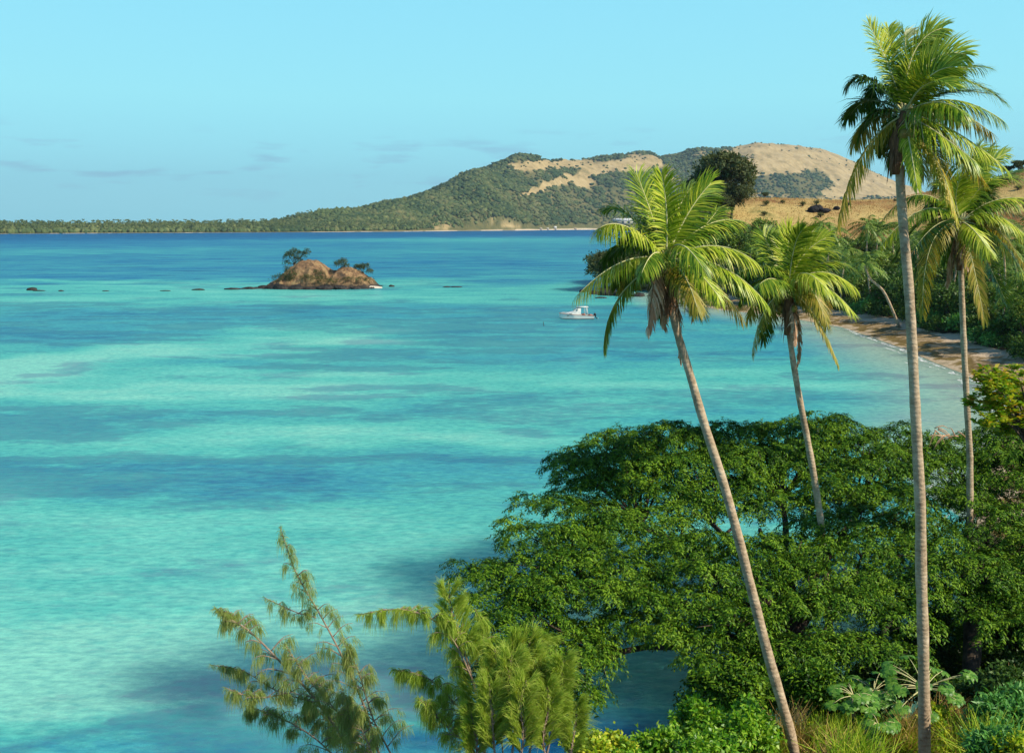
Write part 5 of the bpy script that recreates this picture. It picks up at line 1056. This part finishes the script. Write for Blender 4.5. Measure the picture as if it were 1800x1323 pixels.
# recognisable ones
xx = at(1640, 520, 150); protos_lean = None
b = at(1585, 545, 150); t = thing('coconut_palm', 'grove palm with a long pale curved trunk leaning left over the beach', 'palm tree', (b[0], b[1], gz(b[0], b[1]))); O = np.array(t.location[:])
P = smooth_path([O+np.array([0, 0, -.5])-O, at(1555, 515, 150)-O, at(1530, 490, 150)-O, at(1518, 462, 150)-O], 14); mb = MB(); tube(mb, P, np.linspace(.22, .13, 14), 8); mb.obj('trunk', M['trunk'], t, True)
lf = MB()
for k in range(20):
    a = k*2.4; el = [1.0, .6, .2, -.2, -.6][k % 5]; d = np.array([math.cos(a), math.sin(a), 0]); P1 = P[-1]+(d*math.cos(el)+np.array([0, 0, math.sin(el)]))*2.2; P2 = P1+(d*.8+np.array([0, 0, math.sin(el)*.5-.75]))*2.
    f, rc = frond(P[-1], P1, P2, n=22, Lm=.85, w=.12, gam=-.1, droop=.3, segs=2, r0=.05); lf.v += f.v; lf.q += [q+lf.n for q in f.q]; lf.n += f.n
lf.obj('crown', M['grove'], t)
b = at(1535, 400, 236); put_palm(0, b[0], b[1], .4, .8, 'small palm alone on the dry slope just below the hill crest', 'coconut palms of the grove behind the beach')

def proto_tree(seed, mat, n=2600, L=.55, Wd=.26, h=7, w=4.5, name='broadleaf_tree', bark='bark'):
    r = random.Random(seed); bl = [(0, 0, h*.72, w*.55, w*.55, h*.26)]
    for k in range(7):
        a = k*2.4+r.random(); q = r.uniform(.35, .75)*w; bl.append((math.cos(a)*q, math.sin(a)*q, h*r.uniform(.4, .85), w*r.uniform(.25, .42), w*r.uniform(.25, .42), h*r.uniform(.13, .22)))
    return make_tree(name, bl, n, L, Wd, mat, (0, 0, 0), .25, 'x', 'tree', 'dark trees behind the beach')
tp = [proto_tree(1, 'darkleaf'), proto_tree(2, 'darkleaf', h=6, w=5), proto_tree(3, 'grove', h=8, w=4.5), proto_tree(4, 'scrub', n=6500, h=7, w=5, L=.45, Wd=.2)]
tu = [False]*4
def put_tree(i, x, y, s, label, group, rz=None, z=None):
    z = gz(x, y) if z is None else z; rz = G.uniform(0, 6.28) if rz is None else rz
    if not tu[i]:
        tu[i] = True; p = tp[i]; p.location = (x, y, z); p.rotation_euler = (0, 0, rz); p.scale = (s,)*3; p['label'] = label; p['group'] = group; return p
    return copy_thing(tp[i], (x, y, z), rz, s, label, group)
spots2 = []; tries = 0
while len(spots2) < 110 and tries < 9000:
    tries += 1; y = G.uniform(84, 236); px = G.uniform(1240, 1900); x = (px-900)/F*y; d = float(sdist(np.array([x]), np.array([y]))[0])
    if d < 10 or d > 70: continue
    if any(math.hypot(x-a, y-b) < 4.2 for a, b in spots2): continue
    spots2.append((x, y)); put_tree(G.choice([0, 0, 1, 2]), x, y, G.uniform(.6, 1.0), 'dark broadleaf tree of the thicket behind the sand beach', 'broadleaf trees behind the beach')
LB = [make_tree('thicket_bush', [(0, 0, 1.1, 1.7, 1.5, 1.1), (1.1, .3, .8, 1.1, 1.0, .8), (-1.1, -.2, .9, 1.1, 1.0, .9), (.2, -.8, .6, 1.2, .8, .7)], 900, .42, .2, mt_, (0, 0, 0), .08, 'leafy bush of the low green edge between sand and thicket', 'bush', 'bushes along the back of the beach') for mt_ in ('darkleaf', 'bushblue')]
k_ = 0; tries = 0; sp3 = []
while k_ < 80 and tries < 4000:
    tries += 1; y = G.uniform(84, 225); px = G.uniform(1300, 1880); x = (px-900)/F*y; d = float(sdist(np.array([x]), np.array([y]))[0])
    if d < 8.2 or d > 15 or any(math.hypot(x-a, y-b) < 2.0 for a, b in sp3): continue
    sp3.append((x, y)); q = LB[0 if G.random() < .72 else 1]; loc = (x, y, gz(x, y)-.1); s_ = G.uniform(.6, 1.25)
    if q.location.length < 1: q.location = loc
    else: copy_thing(q, loc, G.uniform(0, 6.28), s_)
    k_ += 1
# headland brush and trees
for i, (px, py, Y, s, k, lb) in enumerate([
    (1250, 388, 266, 1.3, 3, 'dark bush crowding the left foot of the tallest hill tree'), (1285, 396, 264, 1.25, 3, 'dark bush at the right foot of the tallest hill tree'), (1262, 405, 262, 1.1, 3, 'low dark bush in front of the tallest hill tree'), (1268, 400, 268, 2.3, 3, 'large spreading dark tree on the hill crest, tallest on the headland'), (1180, 372, 280, 1.0, 3, 'dark tree on the crest behind the leftmost palm crown'), (1225, 372, 276, 1.1, 3, 'dark tree just left of the tallest hill tree'),
    (1062, 505, 246, 1.35, 3, 'dark tree at the tip of the rocky point over the water'), (1092, 490, 250, 1.4, 3, 'second dark tree from the tip of the rocky point'), (1080, 515, 243, .9, 0, 'low dark bush above the point rocks'),
    (1120, 480, 255, 1.4, 3, 'dark tree on the point behind the leftmost palm'), (1140, 505, 245, 1.2, 0, 'dark bush below the point trees'), (1165, 490, 250, 1.3, 3, 'dark tree halfway along the point'), (1190, 505, 244, 1.1, 0, 'bush above the sandy end of the bay'),
    (1215, 490, 248, 1.2, 0, 'dark tree between the two left palm crowns'), (1245, 505, 238, 1.1, 1, 'round tree behind the small boat on the beach'), (1275, 500, 240, 1.1, 0, 'dark tree left of the second palm crown'), (1305, 500, 236, 1.1, 1, 'dark tree right behind the second palm crown'),
    (1340, 490, 240, 1.0, 2, 'green tree at the back of the sandy bay'), (1150, 440, 268, 1.2, 3, 'scrubby tree on the slope above the point'), (1110, 450, 265, 1.1, 3, 'scrubby tree on the seaward slope of the point'), (1200, 440, 262, 1.0, 3, 'scrubby tree halfway up the headland slope'),
    (1313, 430, 252, .42, 1, 'single round green bush on the reddish slope'), (1405, 425, 245, .7, 0, 'bush at the lower edge of the grassy slope'), (1490, 432, 236, .7, 0, 'green tree top at the edge of the grove under the black boulders'), (1520, 432, 236, .7, 2, 'green tree at the upper edge of the grove'),
    (1345, 350, 292, .25, 3, 'tiny bush on the golden crest right of the big tree'), (1790, 300, 290, .5, 3, 'low shrub on the reddish crest at the right edge'), (1770, 305, 292, .4, 3, 'small shrub on the crest left of the edge shrub'), (1230, 455, 256, .9, 3, 'scrubby tree low on the reddish slope')]):
    b = at(px, py, Y); put_tree(k, b[0], b[1], s, lb, 'trees and scrub on the headland')
SP = proto_tree(9, 'scrub', n=500, L=.3, Wd=.13, h=1.6, w=1.3, name='slope_shrub'); k_ = 0; tries = 0
while k_ < 34 and tries < 900:
    tries += 1; y = G.uniform(228, 298); px = G.uniform(1230, 1800); x = (px-900)/F*y
    if float(sdist(np.array([x]), np.array([y]))[0]) < 14: continue
    s_ = G.uniform(.35, 1.1)*(1.3 if px < 1340 else .8); loc = (x, y, gz(x, y)-.1)
    if k_ == 0: SP.location = loc; SP.scale = (s_,)*3; SP['label'] = 'small olive shrub dotted on the dry grass slope of the headland'; SP['group'] = 'small shrubs dotted over the dry slope'; SP['category'] = 'shrub'
    else: copy_thing(SP, loc, G.uniform(0, 6.28), s_)
    k_ += 1
# dry grass tufts over the hill (mass)
mb = MB(); n = 20000; yy = rng.uniform(222, 306, n); pxx = rng.uniform(1080, 1860, n); xx = (pxx-900)/F*yy; dd = sdist(xx, yy); kk = dd > 8; xx, yy = xx[kk], yy[kk]; n = len(xx)
zz = height(xx, yy); P = np.stack([xx, yy, zz-.05], -1); leaves(mb, P, nrm(np.stack([rng.normal(size=n)*.4, rng.normal(size=n)*.4, np.ones(n)], -1)), nrm(np.stack([rng.normal(size=n)*.4, -np.ones(n), rng.normal(size=n)*.2], -1)), rng.uniform(.2, .5, n), rng.uniform(.08, .22, n), .1)
hg = leafmat('hill grass tuft', [(.3, (.24, .11, .045)), (.42, (.37, .21, .08)), (.52, (.50, .36, .14)), (.64, (.60, .46, .19)), (.74, (.27, .25, .09))], .1, .9, .1, .06, (1, 1, 1), .16)
o = mb.obj('hill_grass', hg); tag(o, 'dry golden and russet grass covering the headland hill', 'grass', kind='stuff')
# black boulders on the crest
for i, (px, py, Y, sx, sz, lb) in enumerate([(1431, 368, 272, 1.7, 1.2, 'left black boulder on the golden slope'), (1437, 363, 273, 1.4, 1.1, 'black boulder leaning on the left one on the slope'), (1449, 371, 272, 1.6, .8, 'low black boulder right of the pair on the slope'), (1470, 366, 275, .8, .6, 'small dark boulder near the hanging palm frond')]):
    b = at(px, py, Y); mb = MB(); rock_mesh(mb, (0, 0, 0), (sx, sx*.8, sz), 3, 90+i, .25); o = mb.obj('boulder', M['rockblack']); zz_ = max(b[2], gz(b[0], b[1])+.2); o.location = (b[0], b[1], gz(b[0], b[1])+sz*.55); tag(o, lb, 'boulder', 'black boulders on the hill')
# point rocks
for i, (px, py, hw, hp, lb) in enumerate([(1022, 514, 6, 4, 'outermost small black rock off the point'), (1045, 517, 12, 5, 'flat black rock off the point'), (1070, 519, 16, 9, 'large dark rock at the tip of the point'), (1095, 520, 16, 11, 'largest dark rock of the point shore'), (1125, 521, 14, 9, 'dark rock left of the palm trunk at the point'), (1055, 524, 10, 3, 'low dark rock in the water before the point'), (1150, 521, 12, 6, 'dark rock at the foot of the point trees'), (1170, 521, 10, 5, 'small dark rock where the sand begins')]):
    c = atz(px, py); k = c[1]/F; mb = MB(); rock_mesh(mb, (0, 0, 0), (hw*k, hw*k*.8, hp*k), 3, 60+i); o = mb.obj('rock', M['rock']); o.location = (c[0], c[1]+.5, 0); tag(o, lb, 'rock', 'black rocks at the point')

# ------------------------------------------------------------------ boats
def cabin_boat():
    c = atz(1014, 560.5); t = thing('cabin_boat', 'white cabin boat with outboard motor moored on the turquoise water', 'boat', (c[0], c[1], 0)); t.rotation_euler = (0, 0, math.radians(2))
    white = plain('boat white', (.80, .78, .72), .3, .5); dark = plain('boat antifoul black', (.02, .02, .025), .4); trim = plain('boat red brown trim', (.40, .16, .11), .5); glass = plain('boat window', (.10, .2, .22), .08, .8); blk = plain('outboard black', (.015, .016, .02), .3)
    # bow points left (-x); length 6.2 m
    xs = np.linspace(-3.1, 2.9, 25)
    def half(x): u = (x+3.1)/6.0; return 1.08*np.clip(u/.42, 0, 1)**.62 if u < .42 else 1.08-.1*(u-.42)/.58
    def deck(x): u = (x+3.1)/6.0; return .92-.30*u+.12*(1-u)**3
    def keel(x): u = (x+3.1)/6.0; return -.30+.62*np.clip(1-u/.28, 0, 1)**1.6
    hull = MB(); bott = MB(); V = []; Vb = []
    for x in xs:
        h = max(half(x), .02); d = deck(x); kz = keel(x); ch = max(.12, kz+.06)
        V.append([(x, -h, d), (x, -h*.97, d*.6+ch*.4), (x, -h*.86, ch), (x, h*.86, ch), (x, h*.97, d*.6+ch*.4), (x, h, d)])
        Vb.append([(x, -h*.86, ch), (x, -h*.5, (ch+kz)/2), (x, 0, kz), (x, h*.5, (ch+kz)/2), (x, h*.86, ch)])
    def loft(mb, V, close=False):
        V = np.array(V); m, n = V.shape[:2]; i, j = np.meshgrid(np.arange(m-1), np.arange(n-1), indexing='ij'); a = (i*n+j).ravel(); mb.add(V.reshape(-1, 3), np.stack([a, a+1, a+1+n, a+n], 1))
    Vs = np.array(V); loft(hull, Vs[:, :3]); loft(hull, Vs[:, 3:])
    dk = np.stack([Vs[:, 0], Vs[:, 5]], 1).copy(); dk[:, :, 2] -= .04; loft(hull, dk[:, ::-1][:15])
    l = Vs[-1]; hull.add([l[0], l[1], l[2], l[3], l[4], l[5]], [[0, 1, 4, 5], [1, 2, 3, 4]])
    hull.obj('hull', white, t, False); loft(bott, Vb); bott.obj('keel', dark, t)
    mb = MB(); tube(mb, Vs[:, 0]+np.array([0, -.02, 0]), .035, 6); tube(mb, Vs[:, 5]+np.array([0, .02, 0]), .035, 6); mb.obj('gunwale', trim, t)
    mb = MB()   # forecabin: swept up from the foredeck
    sec = [(-2.35, .10, .80, .82), (-1.9, .45, .80, 1.02), (-1.2, .72, .78, 1.22), (-.72, .80, .76, 1.36), (-.3, .82, .74, 1.78), (-.05, .82, .74, 1.98), (.25, .82, .72, 2.04), (.62, .82, .70, 2.04)]
    V = [[(x, -w, z0), (x, -w*.95, z1-.12*(z1-z0)), (x, -w*.75, z1), (x, w*.75, z1), (x, w*.95, z1-.12*(z1-z0)), (x, w, z0)] for x, w, z0, z1 in sec]
    loft(mb, V); e = V[-1]; mb.add([e[0], e[1], e[4], e[5]], [[0, 1, 2, 3]]); mb.obj('cabin', white, t)
    mb = MB(); box(mb, (.9, 0, 2.1), (1.95, 1.75, .08)); mb.obj('roof', white, t)
    for yv in (-.8, .8):
        mb = MB(); tube(mb, np.array([(1.62, yv, 2.08), (1.75, yv, 1.35), (1.86, yv, .68)]), .05, 6); mb.obj('roof_post', white, t)
        mb = MB(); tube(mb, np.array([(1.2, yv, 2.08), (1.32, yv, 1.35), (1.42, yv, .68)]), .03, 6); mb.obj('roof_post', white, t)
        s = np.sign(yv)
        mb = MB(); y = .835*s; mb.add([(-.28, y, 1.45), (.02, y, 1.45), (.06, y*.985, 1.82), (-.1, y*.985, 1.8)], [[0, 1, 2, 3]]); mb.add([(-.28, y-.02*s, 1.45), (.02, y-.02*s, 1.45), (.06, y*.985-.02*s, 1.82), (-.1, y*.985-.02*s, 1.8)], [[3, 2, 1, 0]]); mb.obj('side_window', glass, t)
        mb = MB(); box(mb, (-1.15, .79*s, .98), (.42, .03, .12)); mb.obj('port_light', glass, t)
        mb = MB(); box(mb, (-1.6, .98*s, .66), (.36, .03, .1)); mb.obj('registration_mark', dark, t)
    mb = MB(); mb.add([(-.70, -.62, 1.40), (-.70, .62, 1.40), (-.33, .58, 1.80), (-.33, -.58, 1.80)], [[0, 1, 2, 3]]); o_ = mb.obj('windscreen', glass, t); o_.location = (-.02, 0, .03)
    mb = MB(); box(mb, (1.1, -.4, .72), (.5, .5, .5)); box(mb, (2.3, 0, .6), (.5, 1.6, .35)); mb.obj('seat', trim, t)
    mb = MB(); box(mb, (3.12, 0, .80), (.42, .34, .42), .8); mo = mb.obj('outboard_motor', blk, t)
    mb = MB(); tube(mb, np.array([(3.15, 0, .6), (3.3, 0, .3), (3.42, 0, .05)]), [.1, .08, .06], 8); box(mb, (3.5, 0, .12), (.3, .06, .1)); mb.obj('lower_leg', blk, mo)
    mb = MB()
    for a in (0, 2.1, 4.2):
        mb.add([(3.66, 0, .14), (3.66, math.cos(a)*.16-.04, .14+math.sin(a)*.16), (3.70, math.cos(a)*.16+.04, .14+math.sin(a)*.16)], t=[[0, 1, 2]])
    tube(mb, np.array([(3.6, 0, .14), (3.72, 0, .14)]), .05, 6); mb.obj('propeller', plain('metal grey', (.6, .62, .65), .3, .5), mo)
    mb = MB(); tube(mb, np.array([(-2.9, -.2, .95), (-2.5, -.62, 1.12), (-1.7, -.9, 1.12), (-1.0, -.98, 1.0)]), .018, 5); tube(mb, np.array([(-2.9, .2, .95), (-2.5, .62, 1.12), (-1.7, .9, 1.12), (-1.0, .98, 1.0)]), .018, 5); mb.obj('rail', white, t)
cabin_boat()
def dinghy():
    c = atz(1219, 548); t = thing('dinghy', 'small grey open boat with outboard drawn up at the sandy end of the bay', 'boat', (c[0], c[1], .0)); t.rotation_euler = (0, 0, .5)
    grey = plain('dinghy grey', (.16, .19, .24), .5); V = []
    for x in np.linspace(-1.9, 1.7, 15):
        u = (x+1.9)/3.6; h = .75*min(u/.45, 1)**.6+.02; d = .62-.12*u+.2*(1-u)**3; k = -.12+.5*max(1-u/.25, 0)**1.5
        V.append([(x, -h, d), (x, -h*.8, k+.12), (x, 0, k), (x, h*.8, k+.12), (x, h, d), (x, h*.92, d), (x, h*.7, k+.2), (x, 0, k+.14), (x, -h*.7, k+.2), (x, -h*.92, d)])
    V = np.array(V); m, n = V.shape[:2]; mb = MB(); i, j = np.meshgrid(np.arange(m-1), np.arange(n), indexing='ij'); a = (i*n+j).ravel(); b = (i*n+(j+1) % n).ravel(); mb.add(V.reshape(-1, 3), np.stack([a, b, b+n, a+n], 1)); mb.obj('hull', grey, t)
    mb = MB(); box(mb, (-.3, 0, .4), (.25, 1.2, .05)); box(mb, (.8, 0, .4), (.25, 1.3, .05)); mb.obj('bench', plain('bench grey', (.3, .3, .3)), t)
    mb = MB(); box(mb, (1.85, 0, .85), (.35, .3, .4), .8); tube(mb, np.array([(1.8, 0, .7), (1.9, 0, .1)]), .06, 6); mb.obj('outboard_motor', M['rockblack'], t)
dinghy()
c = atz(1238, 518); t = thing('canoe', 'pale upturned canoe lying on the sand behind the grey boat', 'boat', (c[0]-3, 226, gz(c[0]-3, 226)+.2)); t.rotation_euler = (0, 0, .3)
V = []; mb = MB()
for x in np.linspace(-2.4, 2.4, 13):
    h = .4*(1-(x/2.45)**2)**.6+.01
    V.append([(x, math.cos(a)*h, math.sin(a)*h*1.1) for a in np.linspace(0, math.pi, 9)])
V = np.array(V); i, j = np.meshgrid(np.arange(12), np.arange(8), indexing='ij'); a = (i*9+j).ravel(); mb.add(V.reshape(-1, 3), np.stack([a, a+1, a+10, a+9], 1)); mb.obj('hull', plain('canoe white', (.75, .74, .72)), t, True)
c = atz(956, 573); mb = MB(); tube(mb, np.array([(0, 0, -1), (0, 0, .15), (-.1, 0, .45), (.02, 0, .72)]), [.05, .05, .04, .03], 7); o = mb.obj('mooring_post', M['bark']); o.location = (c[0], c[1], 0); tag(o, 'thin dark crooked post standing in the water left of the cabin boat', 'post')

# ------------------------------------------------------------------ thin sea haze
mb = MB(); box(mb, (1500, 4000, 222), (18000, 11000, 456)); m = bpy.data.materials.new('sea haze'); m.use_nodes = True; t = m.node_tree; t.nodes.clear()
o = N(t, 'ShaderNodeOutputMaterial'); pv = N(t, 'ShaderNodeVolumePrincipled', i_Density=HAZE, i_Anisotropy=.3); pv.inputs['Color'].default_value = (.62, .82, 1.0, 1); t.links.new(pv.outputs[0], o.inputs['Volume'])
ho = mb.obj('haze', m); tag(ho, 'thin blue sea haze over the bay and far hills', 'haze', kind='stuff')
